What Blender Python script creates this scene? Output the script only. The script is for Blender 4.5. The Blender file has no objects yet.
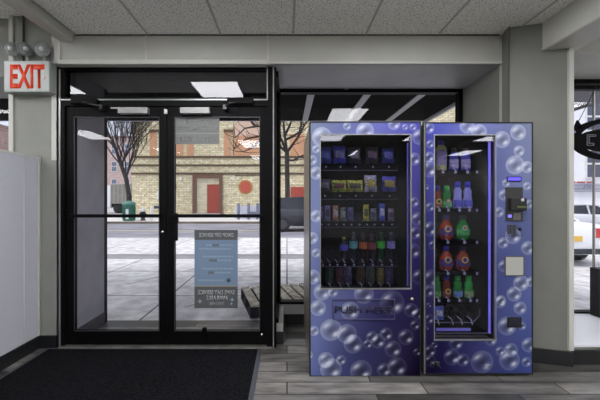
import bpy, bmesh, math, random
import numpy as np
from mathutils import Vector, Matrix
random.seed(7)
SC = bpy.context.scene
COL = SC.collection

# ------------------------------------------------------------------ camera, world, sun, exposure
cd = bpy.data.cameras.new('camera'); cam = bpy.data.objects.new('camera', cd); COL.objects.link(cam)
cam.location = (0, 0, 1.26); cam.rotation_euler = (math.pi/2, 0, 0)
cd.sensor_width = 36; cd.lens = 340/600*36; cd.shift_x = 13/600; cd.clip_start = .02; cd.clip_end = 500
SC.camera = cam

w = bpy.data.worlds.new('overcast_sky'); SC.world = w; w.use_nodes = True
nt = w.node_tree; nt.nodes.clear()
tc = nt.nodes.new('ShaderNodeTexCoord'); sp = nt.nodes.new('ShaderNodeSeparateXYZ')
rp = nt.nodes.new('ShaderNodeValToRGB'); bg = nt.nodes.new('ShaderNodeBackground'); wo = nt.nodes.new('ShaderNodeOutputWorld')
nt.links.new(tc.outputs['Generated'], sp.inputs[0]); nt.links.new(sp.outputs['Z'], rp.inputs[0])
nt.links.new(rp.outputs[0], bg.inputs[0]); nt.links.new(bg.outputs[0], wo.inputs[0])
rp.color_ramp.elements[0].position = 0.0; rp.color_ramp.elements[0].color = (.60, .66, .80, 1)
rp.color_ramp.elements[1].position = 0.6; rp.color_ramp.elements[1].color = (.74, .78, .90, 1)
bg.inputs['Strength'].default_value = 1.3

sd = bpy.data.lights.new('hazy_sun', 'SUN'); sun = bpy.data.objects.new('hazy_sun', sd); COL.objects.link(sun)
sd.energy = 2.8; sd.angle = math.radians(35); sd.color = (1, .96, .90)
sun.rotation_euler = Vector((.5, .38, -1.0)).to_track_quat('-Z', 'Y').to_euler()

SC.view_settings.view_transform = 'Standard'; SC.view_settings.look = 'None'
SC.view_settings.gamma = 1; SC.view_settings.use_curve_mapping = False
SC.view_settings.exposure = 0.0
LAMP = 23          # strength of the ceiling troffers

# ------------------------------------------------------------------ helpers
FX = 340.0; VX = 287.0; VY = 200.0; EYE = 1.26
def px(x, Z): return (x-VX)*Z/FX
def ph(y, Z): return EYE-(y-VY)*Z/FX
def lin(c):
    return tuple(((v/255)/12.92 if v/255 <= .04045 else (((v/255)+.055)/1.055)**2.4) for v in c)

class MB:
    def __init__(s): s.v = []; s.f = []; s.sm = []
    def add(s, vs, fs, smooth=False):
        n = len(s.v); s.v += [tuple(v) for v in vs]; s.f += [tuple(i+n for i in f) for f in fs]; s.sm += [smooth]*len(fs); return s
    def box(s, x0, x1, y0, y1, z0, z1):
        if x0 > x1: x0, x1 = x1, x0
        if y0 > y1: y0, y1 = y1, y0
        if z0 > z1: z0, z1 = z1, z0
        vs = [(x, y, z) for x in (x0, x1) for y in (y0, y1) for z in (z0, z1)]
        return s.add(vs, [(0,1,3,2),(4,6,7,5),(0,4,5,1),(2,3,7,6),(0,2,6,4),(1,5,7,3)])
    def obox(s, c, u, v, wv):      # oriented box: centre, three half vectors
        c = Vector(c); u = Vector(u); v = Vector(v); wv = Vector(wv)
        vs = [c+a*u+b*v+d*wv for a in (-1,1) for b in (-1,1) for d in (-1,1)]
        return s.add(vs, [(0,1,3,2),(4,6,7,5),(0,4,5,1),(2,3,7,6),(0,2,6,4),(1,5,7,3)])
    def bar(s, a, b, r, r2=None):
        a = Vector(a); b = Vector(b); d = (b-a); m = (a+b)/2
        n = d.normalized(); up = Vector((0,0,1)) if abs(n.z) < .9 else Vector((0,1,0))
        x = n.cross(up).normalized(); y = n.cross(x).normalized()
        return s.obox(m, d/2, x*r, y*(r2 or r))
    def tube(s, pts, rad, n=8, caps=True, smooth=True):
        pts = [Vector(p) for p in pts]
        rr = rad if isinstance(rad, (list, tuple)) else [rad]*len(pts)
        vs = []; prev = None
        for i, p in enumerate(pts):
            d = (pts[min(i+1, len(pts)-1)]-pts[max(i-1, 0)]).normalized()
            if prev is None:
                up = Vector((0,0,1)) if abs(d.z) < .9 else Vector((0,1,0)); x = d.cross(up).normalized()
            else:
                x = (prev-d*prev.dot(d)).normalized()
            prev = x; y = d.cross(x)
            for k in range(n):
                a = 2*math.pi*k/n; vs.append(p+(x*math.cos(a)+y*math.sin(a))*rr[i])
        fs = []
        for i in range(len(pts)-1):
            for k in range(n):
                k2 = (k+1) % n; fs.append((i*n+k, i*n+k2, (i+1)*n+k2, (i+1)*n+k))
        s.add(vs, fs, smooth)
        if caps: s.add(vs[:n], [tuple(range(n))[::-1]]); s.add(vs[-n:], [tuple(range(n))])
        return s
    def lathe(s, prof, c=(0,0,0), n=20, sx=1, sy=1, axis='z', smooth=True, a0=0, a1=2*math.pi):
        full = abs(a1-a0-2*math.pi) < 1e-6; m = n if full else n+1; vs = []
        for r, h in prof:
            for k in range(m):
                a = a0+(a1-a0)*k/n; x, y, z = r*sx*math.cos(a), r*sy*math.sin(a), h
                if axis == 'y': x, y, z = x, h, r*sx*math.sin(a)
                if axis == 'x': x, y, z = h, r*math.cos(a), r*math.sin(a)
                vs.append((c[0]+x, c[1]+y, c[2]+z))
        fs = []
        for i in range(len(prof)-1):
            for k in range(n):
                k2 = (k+1) % m; fs.append((i*m+k, i*m+k2, (i+1)*m+k2, (i+1)*m+k))
        return s.add(vs, fs, smooth)
    def prism(s, poly, y0, y1):     # polygon given as (x, z), extruded along y
        n = len(poly); vs = [(x, y0, z) for x, z in poly]+[(x, y1, z) for x, z in poly]
        fs = [tuple(range(n)), tuple(range(n, 2*n))[::-1]]+[(i, i+n, (i+1) % n+n, (i+1) % n) for i in range(n)]
        return s.add(vs, fs)
    def prismz(s, poly, z0, z1):
        n = len(poly); vs = [(x, y, z0) for x, y in poly]+[(x, y, z1) for x, y in poly]
        fs = [tuple(range(n))[::-1], tuple(range(n, 2*n))]+[(i, (i+1) % n, (i+1) % n+n, i+n) for i in range(n)]
        return s.add(vs, fs)
    def rect(s, x0, x1, y0, y1, z0, z1, t):  # picture frame of bars of width t in the xz plane
        s.box(x0, x0+t, y0, y1, z0, z1); s.box(x1-t, x1, y0, y1, z0, z1)
        s.box(x0+t, x1-t, y0, y1, z0, z0+t); s.box(x0+t, x1-t, y0, y1, z1-t, z1); return s
    def build(s, name, mat, parent=None, bevel=0, fix=True):
        me = bpy.data.meshes.new(name); me.from_pydata(s.v, [], s.f)
        me.polygons.foreach_set('use_smooth', s.sm)
        me.materials.append(mat); me.update()
        if fix:
            bm = bmesh.new(); bm.from_mesh(me); bmesh.ops.recalc_face_normals(bm, faces=bm.faces); bm.to_mesh(me); bm.free()
        o = bpy.data.objects.new(name, me); COL.objects.link(o)
        if parent: o.parent = parent
        if bevel:
            m = o.modifiers.new('bevel', 'BEVEL'); m.width = bevel; m.segments = 2; m.limit_method = 'ANGLE'
        return o

def tag(o, label=None, cat=None, group=None, kind=None):
    if label: o['label'] = label
    if cat: o['category'] = cat
    if group: o['group'] = group
    if kind: o['kind'] = kind
    return o
def empty(name, loc=(0,0,0), rz=0):
    o = bpy.data.objects.new(name, None); COL.objects.link(o); o.location = loc; o.rotation_euler = (0,0,rz); return o
def struct(name, mb, m, parent=None, bevel=0):
    o = mb.build(name, m, parent, bevel)
    if not parent: o['kind'] = 'structure'
    return o
def copy_tree(o, parent=None):
    c = o.copy(); COL.objects.link(c); c.parent = parent
    for ch in list(o.children): copy_tree(ch, c)
    return c
def text(name, body, mat, parent, x, y, z, h, width=None, mirror=False, depth=.001, bold=0.0, align='CENTER', aspect=1.0):
    cu = bpy.data.curves.new(name, 'FONT'); cu.body = body; cu.align_x = align; cu.align_y = 'CENTER'
    cu.size = 1; cu.extrude = 0; cu.offset = bold
    t = bpy.data.objects.new(name, cu); COL.objects.link(t)
    dg = bpy.context.evaluated_depsgraph_get(); dg.update()
    me = bpy.data.meshes.new_from_object(t.evaluated_get(dg)); bpy.data.objects.remove(t); bpy.data.curves.remove(cu)
    n = len(me.vertices); co = np.empty(n*3, 'f'); me.vertices.foreach_get('co', co); co = co.reshape(-1, 3)
    lo = co.min(0); hi = co.max(0)
    sz = h/(hi[1]-lo[1]); sx = sz*aspect if width is None else width/(hi[0]-lo[0])
    cx = (lo[0]+hi[0])/2 if align == 'CENTER' else lo[0]
    X = (co[:, 0]-cx)*sx*(-1 if mirror else 1); Zc = (co[:, 1]-(lo[1]+hi[1])/2)*sz
    out = np.stack([x+X, np.full(n, y), z+Zc], 1).astype('f'); me.vertices.foreach_set('co', out.ravel())
    me.materials.clear(); me.materials.append(mat); me.update()
    o = bpy.data.objects.new(name, me); COL.objects.link(o)
    if parent: o.parent = parent
    s = o.modifiers.new('thickness', 'SOLIDIFY'); s.thickness = depth; s.offset = 0
    return o

MATS = {}
def mat(name, c, rough=.6, metal=0, noise=0, nscale=20, c2=None, bump=0, emit=0, spec=.5, stretch=(1,1,1), detail=6):
    if name in MATS: return MATS[name]
    m = bpy.data.materials.new(name); m.use_nodes = True; n = m.node_tree.nodes; l = m.node_tree.links
    b = n['Principled BSDF']; c = lin(c); b.inputs['Roughness'].default_value = rough; b.inputs['Metallic'].default_value = metal
    b.inputs['Specular IOR Level'].default_value = spec
    b.inputs['Base Color'].default_value = (*c, 1)
    tcn = n.new('ShaderNodeTexCoord'); mp = n.new('ShaderNodeMapping'); mp.inputs['Scale'].default_value = stretch
    no = n.new('ShaderNodeTexNoise'); no.inputs['Scale'].default_value = nscale; no.inputs['Detail'].default_value = detail
    l.new(tcn.outputs['Object'], mp.inputs[0]); l.new(mp.outputs[0], no.inputs['Vector'])
    if noise or c2:
        r = n.new('ShaderNodeValToRGB'); l.new(no.outputs[0], r.inputs[0])
        r.color_ramp.elements[0].position = .32; r.color_ramp.elements[1].position = .68
        cc = lin(c2) if c2 else tuple(v*(1-noise) for v in c)
        r.color_ramp.elements[0].color = (*cc, 1); r.color_ramp.elements[1].color = (*(min(1, v*(1+(0 if c2 else noise))) for v in c), 1)
        l.new(r.outputs[0], b.inputs['Base Color'])
    if bump:
        bu = n.new('ShaderNodeBump'); bu.inputs['Strength'].default_value = bump; bu.inputs['Distance'].default_value = .01
        l.new(no.outputs[0], bu.inputs['Height']); l.new(bu.outputs[0], b.inputs['Normal'])
    if emit:
        b.inputs['Emission Color'].default_value = (*c, 1); b.inputs['Emission Strength'].default_value = emit
    MATS[name] = m; return m

def glass(name, tint=(1,1,1), refl=1.0, ior=1.5):
    m = bpy.data.materials.new(name); m.use_nodes = True; n = m.node_tree.nodes; l = m.node_tree.links; n.clear()
    o = n.new('ShaderNodeOutputMaterial'); mx = n.new('ShaderNodeMixShader'); t = n.new('ShaderNodeBsdfTransparent'); g = n.new('ShaderNodeBsdfGlossy')
    lw = n.new('ShaderNodeLayerWeight'); lw.inputs['Blend'].default_value = .5
    pw = n.new('ShaderNodeMath'); pw.operation = 'POWER'; pw.inputs[1].default_value = 5; l.new(lw.outputs['Facing'], pw.inputs[0])
    fr = n.new('ShaderNodeMath'); fr.operation = 'MULTIPLY_ADD'; fr.inputs[1].default_value = .96; fr.inputs[2].default_value = .04; l.new(pw.outputs[0], fr.inputs[0])
    mu = n.new('ShaderNodeMath'); mu.operation = 'MULTIPLY'; mu.inputs[1].default_value = refl
    t.inputs['Color'].default_value = (*tint, 1); g.inputs['Roughness'].default_value = .01
    l.new(fr.outputs[0], mu.inputs[0]); l.new(mu.outputs[0], mx.inputs[0]); l.new(t.outputs[0], mx.inputs[1]); l.new(g.outputs[0], mx.inputs[2]); l.new(mx.outputs[0], o.inputs[0])
    return m

def brickmat(name, c1, c2, mortar, bw, bh, ms=.01, plane='xz', rough=.8, noise=.35, bias=0, nscale=3, offset=.5, bump=.2, stretchn=(1,1,1), nlow=None):
    m = bpy.data.materials.new(name); m.use_nodes = True; n = m.node_tree.nodes; l = m.node_tree.links; b = n['Principled BSDF']
    b.inputs['Roughness'].default_value = rough
    t = n.new('ShaderNodeTexCoord'); s = n.new('ShaderNodeSeparateXYZ'); c = n.new('ShaderNodeCombineXYZ'); l.new(t.outputs['Object'], s.inputs[0])
    if plane == 'xz': l.new(s.outputs['X'], c.inputs[0]); l.new(s.outputs['Z'], c.inputs[1])
    elif plane == 'yz': l.new(s.outputs['Y'], c.inputs[0]); l.new(s.outputs['Z'], c.inputs[1])
    else: l.new(s.outputs['X'], c.inputs[0]); l.new(s.outputs['Y'], c.inputs[1])
    br = n.new('ShaderNodeTexBrick'); l.new(c.outputs[0], br.inputs['Vector'])
    br.inputs['Color1'].default_value = (*lin(c1), 1); br.inputs['Color2'].default_value = (*lin(c2), 1); br.inputs['Mortar'].default_value = (*lin(mortar), 1)
    br.inputs['Scale'].default_value = 1; br.inputs['Mortar Size'].default_value = ms; br.inputs['Brick Width'].default_value = bw; br.inputs['Row Height'].default_value = bh
    br.inputs['Bias'].default_value = bias; br.offset = offset; br.inputs['Mortar Smooth'].default_value = .2
    mp = n.new('ShaderNodeMapping'); mp.inputs['Scale'].default_value = stretchn; l.new(t.outputs['Object'], mp.inputs[0])
    no = n.new('ShaderNodeTexNoise'); no.inputs['Scale'].default_value = nscale; no.inputs['Detail'].default_value = 8; l.new(mp.outputs[0], no.inputs['Vector'])
    rm = n.new('ShaderNodeMapRange'); rm.inputs['From Min'].default_value = .3; rm.inputs['From Max'].default_value = .7
    rm.inputs['To Min'].default_value = 1-noise; rm.inputs['To Max'].default_value = 1+noise; l.new(no.outputs[0], rm.inputs[0])
    mx = n.new('ShaderNodeMix'); mx.data_type = 'RGBA'; mx.blend_type = 'MULTIPLY'; mx.inputs[0].default_value = 1
    l.new(br.outputs['Color'], mx.inputs[6]); l.new(rm.outputs[0], mx.inputs[7]); l.new(mx.outputs[2], b.inputs['Base Color'])
    if bump:
        bu = n.new('ShaderNodeBump'); bu.inputs['Strength'].default_value = bump; bu.inputs['Distance'].default_value = .004
        l.new(mx.outputs[2], bu.inputs['Height']); l.new(bu.outputs[0], b.inputs['Normal'])
    return m

M_wall = mat('wall_paint', (130,131,125), .6, noise=.05, nscale=6)
M_bright = mat('bounce_white_paint', (232,232,228), .6)  # unseen walls made white to bounce light up to the ceiling
M_pillar = mat('pillar_paint', (117,118,111), .6, noise=.05, nscale=6)
M_fascia = mat('fascia_paint', (172,172,165), .55, noise=.05, nscale=4)
M_trim = mat('grey_trim', (186,186,178), .45)
M_beam = mat('beam_paint', (184,184,176), .5, noise=.04, nscale=5)
M_soffit = mat('soffit_panel', (154,154,156), .5, noise=.12, nscale=2)
M_base = mat('rubber_baseboard', (26,27,29), .35)
M_black = mat('black_anodised_aluminium', (3,3,4), .55, noise=.2, nscale=30, spec=.12)
M_alu = mat('bare_aluminium_strip', (150,150,148), .35, metal=.7)
M_dark = mat('flat_black', (8,8,10), .6)
M_part = mat('partition_laminate', (176,177,184), .5, noise=.03, nscale=60)
M_extgrey = mat('entry_side_panel', (128,126,136), .6, noise=.12, nscale=4)
M_sill = mat('white_sill_laminate', (215,216,222), .3)
M_tgrid = mat('ceiling_grid_metal', (176,176,174), .5)
M_chrome = mat('chrome', (190,190,195), .2, metal=1)
M_grey = mat('closer_grey', (150,150,148), .45, metal=.3)
M_white = mat('white_plastic', (220,220,218), .4)
M_glass = glass('clear_glass', (.97,.97,.97), .4)
M_glassm = glass('vending_glass', (.76,.76,.82), .5, 1.5)
M_glassl = glass('vending_glass_dark', (.66,.66,.74), .5)
M_darkglass = glass('tinted_transom_glass', (.42,.42,.43), .9)
M_decal = None

# ceiling tile: speckled
def tile_mat():
    m = bpy.data.materials.new('speckled_ceiling_tile'); m.use_nodes = True; n = m.node_tree.nodes; l = m.node_tree.links; b = n['Principled BSDF']
    b.inputs['Roughness'].default_value = .9
    t = n.new('ShaderNodeTexCoord'); a = n.new('ShaderNodeTexNoise'); a.inputs['Scale'].default_value = 95; a.inputs['Detail'].default_value = 3
    l.new(t.outputs['Object'], a.inputs['Vector']); r = n.new('ShaderNodeValToRGB'); l.new(a.outputs[0], r.inputs[0])
    r.color_ramp.elements[0].position = .33; r.color_ramp.elements[0].color = (*lin((140,139,134)), 1)
    r.color_ramp.elements[1].position = .47; r.color_ramp.elements[1].color = (*lin((240,239,233)), 1)
    l.new(r.outputs[0], b.inputs['Base Color']); return m
M_tile = tile_mat()
M_floor = brickmat('grey_wood_look_plank', (118,115,110), (44,43,41), (12,11,10), .92, .147, .005, 'xy', .42, .6, .05, 4, .37, .1, (1,4,1))
M_brick = brickmat('cream_brick', (240,232,202), (206,194,158), (176,166,136), .42, .14, .02, 'xz', .9, .27, .15, 4.0, .5, 0)
M_brickband = mat('brown_brick_band', (96,78,62), .9, noise=.2, nscale=8)
M_brick_red = brickmat('red_brick', (176,140,132), (150,112,104), (170,150,145), .5, .16, .02, 'xz', .9, .15, 0, 2, .5, 0)
M_pinkwall = brickmat('pale_brick', (205,180,178), (185,160,158), (205,190,185), .5, .16, .02, 'xz', .9, .12, 0, 2, .5, 0)
M_walk = brickmat('sidewalk_concrete', (212,210,211), (198,196,199), (104,104,110), 1.55, 1.5, .014, 'xy', .85, .26, 0, 5, 0.0, .0)
M_road = mat('asphalt', (132,132,142), .85, noise=.3, nscale=3, stretch=(.25,1,1))

# ------------------------------------------------------------------ the setting
D = 2.93; W = 3.49; FY = 2.823; CH = 2.63; SOF = 2.397
struct('floor', MB().box(-6, 6, -6.5, 3.56, -.1, 0), M_floor)
struct('ceiling', MB().box(-1.8, 6, -6.5, FY, CH, CH+.12), M_tile)
CL = 2.845
struct('ceiling_left', MB().box(-6, -1.87, -6.5, 3.0, CL, CL+.1), M_tile)
g = MB()
for k in range(-9, 10):
    x = .054+.6*k-.003
    if -1.8 < x < 6: g.box(x-.009, x+.009, -6.5, FY, CH-.004, CH)
for k in range(-7, 3):
    y = .82+1.2*k
    g.box(-1.8, 6, y-.011, y+.011, CH-.005, CH)
struct('trim_1', g, M_tgrid)
struct('wall_back', MB().box(-6, 6, -6.6, -6.5, 0, CL), M_bright)
struct('wall_left', MB().box(-6.1, -6, -6.5, 3.6, 0, CL), M_bright)
struct('wall_right', MB().box(6, 6.1, -6.5, 3.6, 0, CH), M_bright)
# header over the door, alcove and left bay; header over right bay
struct('wall_front', MB().box(-1.93, 1.785, FY, 3.6, SOF, CH+.22), M_fascia)
struct('wall_front_bay', MB().box(1.785, 6, 2.72, 3.6, 2.44, CH+.12), M_fascia)
struct('trim_2', MB().box(px(58,FY), px(268,FY), FY-.012, FY+.05, SOF-.012, ph(60,FY)), M_trim, bevel=.004)
struct('trim_3', MB().box(px(268,FY), px(503,FY), FY-.006, FY+.02, SOF-.006, SOF+.012), M_trim)
g = MB()
for x in (146, 268): g.box(px(x,FY)-.006, px(x,FY)+.006, FY-.006, FY, SOF+.02, CH)
g.box(px(58,FY), px(61,FY), FY-.01, FY, SOF, CH-.07)
struct('trim_4', g, M_trim)
struct('trim_5', MB().box(-1.76, 1.76, FY-.012, FY, CH-.006, CH), mat('dark_gap', (40,40,40), .8))
# soffit facing panel in alcove
struct('ceiling_alcove', MB().box(-.1, 1.80, FY+.01, 3.46, SOF-.006, SOF), M_soffit)
# beams
struct('wall_front_left', MB().box(-6, -2.30, D+.04, 3.6, 2.336, CL), M_wall)
struct('trim_beam_left', MB().prism([(-1.885, CL), (-1.885, 2.585), (-1.865, 2.563), (-1.775, 2.563), (-1.765, 2.575), (-1.765, CL)], -6.5, FY-.02), M_beam)
struct('trim_beam_right', MB().box(px(540,2.66), px(572,2.66), -6.5, 2.66, 2.42, CH), M_beam)
g = MB(); X0, X1 = px(540,2.66), px(572,2.66)
g.box(X0-.006, X0, -6.5, 2.66, 2.418, 2.435); g.box(X0-.006, X0+.012, 2.652, 2.664, 2.418, CH); g.box(X0, X1+.004, -6.5, 2.664, 2.414, 2.42)
struct('trim_6', g, M_trim)
# left column
struct('wall_column_left', MB().box(px(13,D), px(56,D)+.0, D, 3.55, 0, CL), M_wall)
struct('trim_7', MB().box(px(10,D), px(14,D), D-.015, D+.04, 1.2, CL).box(px(53,D), px(59,D), D-.02, D+.02, 0, CL), M_trim)
# right pillar, slightly turned front
xa, ya, xb, yb = 1.757, 2.70, 2.145, 2.575
xb = px(572, 2.58)
struct('wall_pillar_right', MB().prismz([(xa,2.70),(xb,2.58),(xb,3.40),(1.84,3.55),(1.795,3.52),(xa+.03,2.83)], 0, CH), M_pillar)
struct('trim_8', MB().box(xb-.03, xb+.005, 2.568, 2.60, .12, CH), M_trim)
g = MB(); d = Vector((xb-xa, -.12, 0)).normalized(); nn = Vector((d.y, -d.x, 0))
g.obox(Vector(((xa+xb)/2, 2.64, .055))+nn*.008, d*((xb-xa)/2+.01), nn*.010, (0,0,.055))
struct('baseboard_pillar', g, M_base)
# right bay low wall + sill
struct('wall_bay_low', MB().box(xb, 6, 2.62, 3.45, 0, .135), M_wall)
struct('trim_sill', MB().box(xb, 6, 2.60, 3.34, .135, .152), M_sill)
struct('baseboard_right', MB().box(xb, 6, 2.60, 2.62, 0, .105), M_base)
# right bay window
BW = 3.35
g = MB(); g.box(xb, 6, BW-.03, BW+.05, 2.40, 2.46); g.box(xb, 6, BW-.02, BW+.04, 2.345, 2.385); g.box(xb, 6, BW-.03, BW+.05, .115, .165)
g.box(xb, xb+.56, BW+.05, BW+.09, 2.22, 2.30)
wf = struct('window_3', g, M_black); wf['kind'] = 'structure'
MB().box(xb, 6, BW, BW+.008, .165, 2.46).build('pane', M_glass, wf)
MB().box(px(593.5,BW), px(593.5,BW)+.012, BW-.006, BW+.014, .165, 2.34).build('glass_joint', M_alu, wf)
# left bay window
g = MB(); g.rect(-6, px(13,W)+.35, W, W+.06, .2, 2.40, .05)
wf = struct('window_1', g, M_black)
MB().box(-5.95, px(13,W)+.3, W+.02, W+.03, .25, 2.35).build('pane', M_glass, wf)
MB().box(-6, px(13,W)+.35, W-.05, W, ph(93,W)-.01, ph(91,W)).build('head_bar', M_alu, wf)
struct('wall_left_low', MB().box(-6, px(13,D), W-.05, 3.6, 0, .2), M_wall)
# alcove window
WX0, WX1 = -.085, 1.80
g = MB(); g.box(WX0, WX1, W-.02, W+.06, ph(93,W), 2.40); g.box(WX0, WX1, W-.03, W+.06, ph(303.5,W), ph(301,W)); g.box(WX0, WX0+.02, W-.02, W+.06, .19, 2.40)
g.box(px(458,W), WX1, W-.02, W+.06, .19, 2.40)
wf = struct('window_2', g, M_black)
MB().box(WX0+.02, px(458,W), W+.02, W+.028, ph(301,W), ph(93,W)).build('pane', M_glass, wf)
MB().box(WX0+.02, px(458,W), W-.026, W-.02, ph(89.5,W), ph(88.5,W)).build('bright_edge', M_alu, wf)
MB().lathe([(0,0),(.018,0),(.024,.012),(0,.014)], (px(346,W), W-.04, ph(88.5,W)), 12, axis='y').build('sensor', M_grey, wf)
struct('wall_alcove_low', MB().box(-.1, 1.80, W-.03, 3.58, 0, ph(303.5,W)), mat('sill_face_grey', (168,168,166), .5))
struct('wall_alcove_return', MB().prismz([(1.785,2.80),(1.86,2.80),(1.86,3.58),(1.815,3.58)], 0, SOF), M_fascia)
struct('baseboard_alcove', MB().box(-.04, 1.8, W-.045, W-.03, 0, .10), M_base)
# curb below the side light
struct('wall_sidelight_low', MB().box(-.125, -.035, 2.985, W-.03, .0, .18), mat('curb_cap', (185,185,180), .45), bevel=.003)
struct('baseboard_sidelight', MB().box(-.128, -.03, 2.975, W-.03, 0, .105), M_base)
g = MB(); g.box(-.118, -.075, W-.06, W+.07, .18, 2.40); g.box(-.118, -.075, 2.985, W-.06, .18, .22); g.box(-.118, -.075, 2.985, W-.06, 2.34, 2.40)
wf = struct('window_4', g, M_black)
MB().box(-.10, -.094, 3.0, W-.06, .22, 2.34).build('pane', M_glass, wf)
# entry return wall outside the left leaf
struct('wall_entry_side', MB().box(-1.96, -1.86, 3.0, 3.46, 0, SOF), M_extgrey)
struct('baseboard_entry', MB().box(-1.865, -1.85, 3.0, 3.455, 0, .12), mat('entry_base', (52,52,58), .6))
struct('trim_9', MB().box(-1.93, -1.866, 3.462, 3.53, 0, SOF), M_black)

# storefront frame
g = MB()
g.box(px(58,D), px(66,D), D-.02, D+.06, 0, SOF)                    # left jamb
g.box(px(267,D), px(276,D), D-.03, D+.06, 0, SOF)                  # right jamb
g.box(px(66,D), px(267,D), D-.02, D+.06, ph(70,D), SOF)            # head
g.box(px(66,D), px(267,D), D-.02, D+.06, ph(106.5,D), ph(98,D))       # transom bar
struct('door_surround', g, M_black)
g = MB()
g.box(px(61,D)-.003, px(62.3,D), D-.026, D-.02, 0, SOF-.02); g.box(px(273,D), px(274.2,D), D-.036, D-.03, 0, SOF)
g.box(px(62,D), px(268,D), D-.026, D-.02, ph(101,D), ph(99.8,D)); g.box(px(62,D), px(268,D), D-.026, D-.02, ph(68.7,D), ph(67.7,D))
g.box(px(267,D), px(268,D), D-.036, D-.02, ph(101,D), ph(68,D))
struct('trim_10', g, M_alu)
tp = MB().box(px(66,D), px(267,D), D+.02, D+.028, ph(98,D), ph(70,D)).build('window_5', M_darkglass); tp['kind'] = 'structure'
struct('floor_threshold', MB().box(px(62,D), px(272,D), D-.06, D+.06, 0, .012), mat('threshold_metal', (120,118,112), .4, metal=.6, noise=.3, nscale=12), bevel=.004)

def leaf(name, xl, xr, gl, gr, label):
    r = empty(name, (0,0,0)); tag(r, label, None, None, 'structure')
    zb, zt = .016, ph(107,D)
    y0, y1 = D-.005, D+.04
    m = MB(); m.box(px(xl,D), px(gl,D), y0, y1, zb, zt); m.box(px(gr,D), px(xr,D), y0, y1, zb, zt)
    m.box(px(gl,D), px(gr,D), y0, y1, zb, ph(331,D)); m.box(px(gl,D), px(gr,D), y0, y1, ph(117,D), zt)
    m.build('frame', M_black, r, .002)
    MB().rect(px(gl,D), px(gr,D), y0-.003, y0+.001, ph(331,D), ph(117,D), .005).build('glass_bead', M_alu if False else mat('bead_grey', (70,70,76), .4, metal=.5), r)
    MB().box(px(gl,D), px(gr,D), D+.015, D+.022, ph(331,D), ph(117,D)).build('pane', M_glass, r)
    m = MB(); m.box(px(gl,D)-.02, px(gr,D)+.02, D-.055, D-.035, ph(217.3,D), ph(214,D)); m.box(px(gl,D)-.02, px(gl,D), D-.04, D, ph(217.3,D), ph(214,D)); m.box(px(gr,D), px(gr,D)+.02, D-.04, D, ph(217.3,D), ph(214,D))
    m.build('push_bar', M_black, r, .003)
    return r
d1 = leaf('door_1', 66, 166.8, 74.5, 159.5, 'black framed glass door leaf beside the grey left column')
d2 = leaf('door_2', 167.2, 267, 174.5, 260, 'black framed glass door leaf carrying the posters')
# closers
def closer(r, x0, x1, xarm, xbr):
    MB().box(px(x0,D), px(x1,D), D-.06, D-.005, ph(115,D), ph(108.8,D)).build('closer_body', M_grey, r, .004)
    zt = ph(104,D)
    m = MB(); xm = (x0+x1)/2
    m.tube([(px(xarm,D), D-.045, ph(108,D)), (px((xarm+xbr)/2,D), D-.14, ph(107.5,D)), (px(xbr,D), D-.045, zt)], .008, 6)
    m.box(px(xarm,D)-.015, px(xarm,D)+.015, D-.06, D-.02, ph(111,D), ph(106.5,D))
    m.build('closer_arm', M_grey if False else mat('arm_dark', (60,60,62), .35, metal=.6), r)
    MB().box(px(xbr-12,D), px(xbr+14,D), D-.05, D-.02, ph(105,D), ph(100.5,D)).build('closer_bracket', M_black, r, .003)
closer(d1, 121, 150, 104, 86); closer(d2, 182, 211, 226, 240)
MB().box(px(112,D), px(121,D), D-.03, D-.005, ph(109.5,D), ph(108,D)).build('closer_plate', M_grey, d1)
MB().lathe([(0,-.022),(.014,-.018),(.014,.018),(0,.022)], (px(167,D), D-.03, ph(112.5,D)), 10).build('contact_sensor', M_white, d1)
MB().lathe([(0,0),(.014,0),(.014,.012),(0,.014)][::-1], (px(163,D), D-.017, ph(232,D)), 12, axis='y').build('lock_cylinder', M_chrome, d1)
MB().box(px(175.5,D), px(179.3,D), D-.05, D-.03, ph(240,D), ph(213,D)).box(px(172,D), px(179,D), D-.035, D-.004, ph(222,D), ph(218,D)).build('pull_handle', M_black, d2, .003)
MB().tube([(px(205,D), D-.02, .03), (px(205,D), D-.02, ph(329,D))], .008, 8).box(px(203,D), px(207,D), D-.03, D-.004, ph(331,D), ph(327,D)).build('floor_bolt', M_black, d2)
MB().lathe([(0,0),(.012,0),(.01,.012),(0,.014)][::-1], (px(262,D), D-.017, ph(334,D)), 12, axis='y').build('screw_cap', M_chrome, d2)

# partition on the left
PX = -2.117
r = empty('partition_panel', (PX-.02, 2.2, 0)); tag(r, 'pale grey half height partition wall with black base left of the doors', 'partition')
def loc(mb_parent): pass
def L(o, r):   # keep world geometry while parented to an empty that stands elsewhere
    o.parent = r; o.matrix_parent_inverse = Matrix.Translation(-Vector(r.location)); return o
L(MB().box(PX-.05, PX, .2, D-.02, .10, 1.622).build('panel', M_part, None, .002), r)
L(MB().box(PX-.056, PX+.006, .2, D-.012, 1.618, 1.632).build('top_cap', M_trim), r)
L(MB().box(PX-.052, PX+.004, 2.735, 2.742, .10, 1.62).box(PX-.04, PX+.004, D-.04, D-.012, .1, 1.62).build('joint_strip', M_trim), r)
L(MB().box(PX-.045, PX+.014, .2, D-.014, 0, .105).build('base_strip', M_base), r)
struct('wall_column_skirt', MB().box(PX+.016, px(58.5,D), D-.025, D, .105, 1.60), M_wall)
struct('baseboard_left', MB().box(PX+.016, px(59,D), D-.04, D-.02, 0, .105), M_base)

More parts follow.
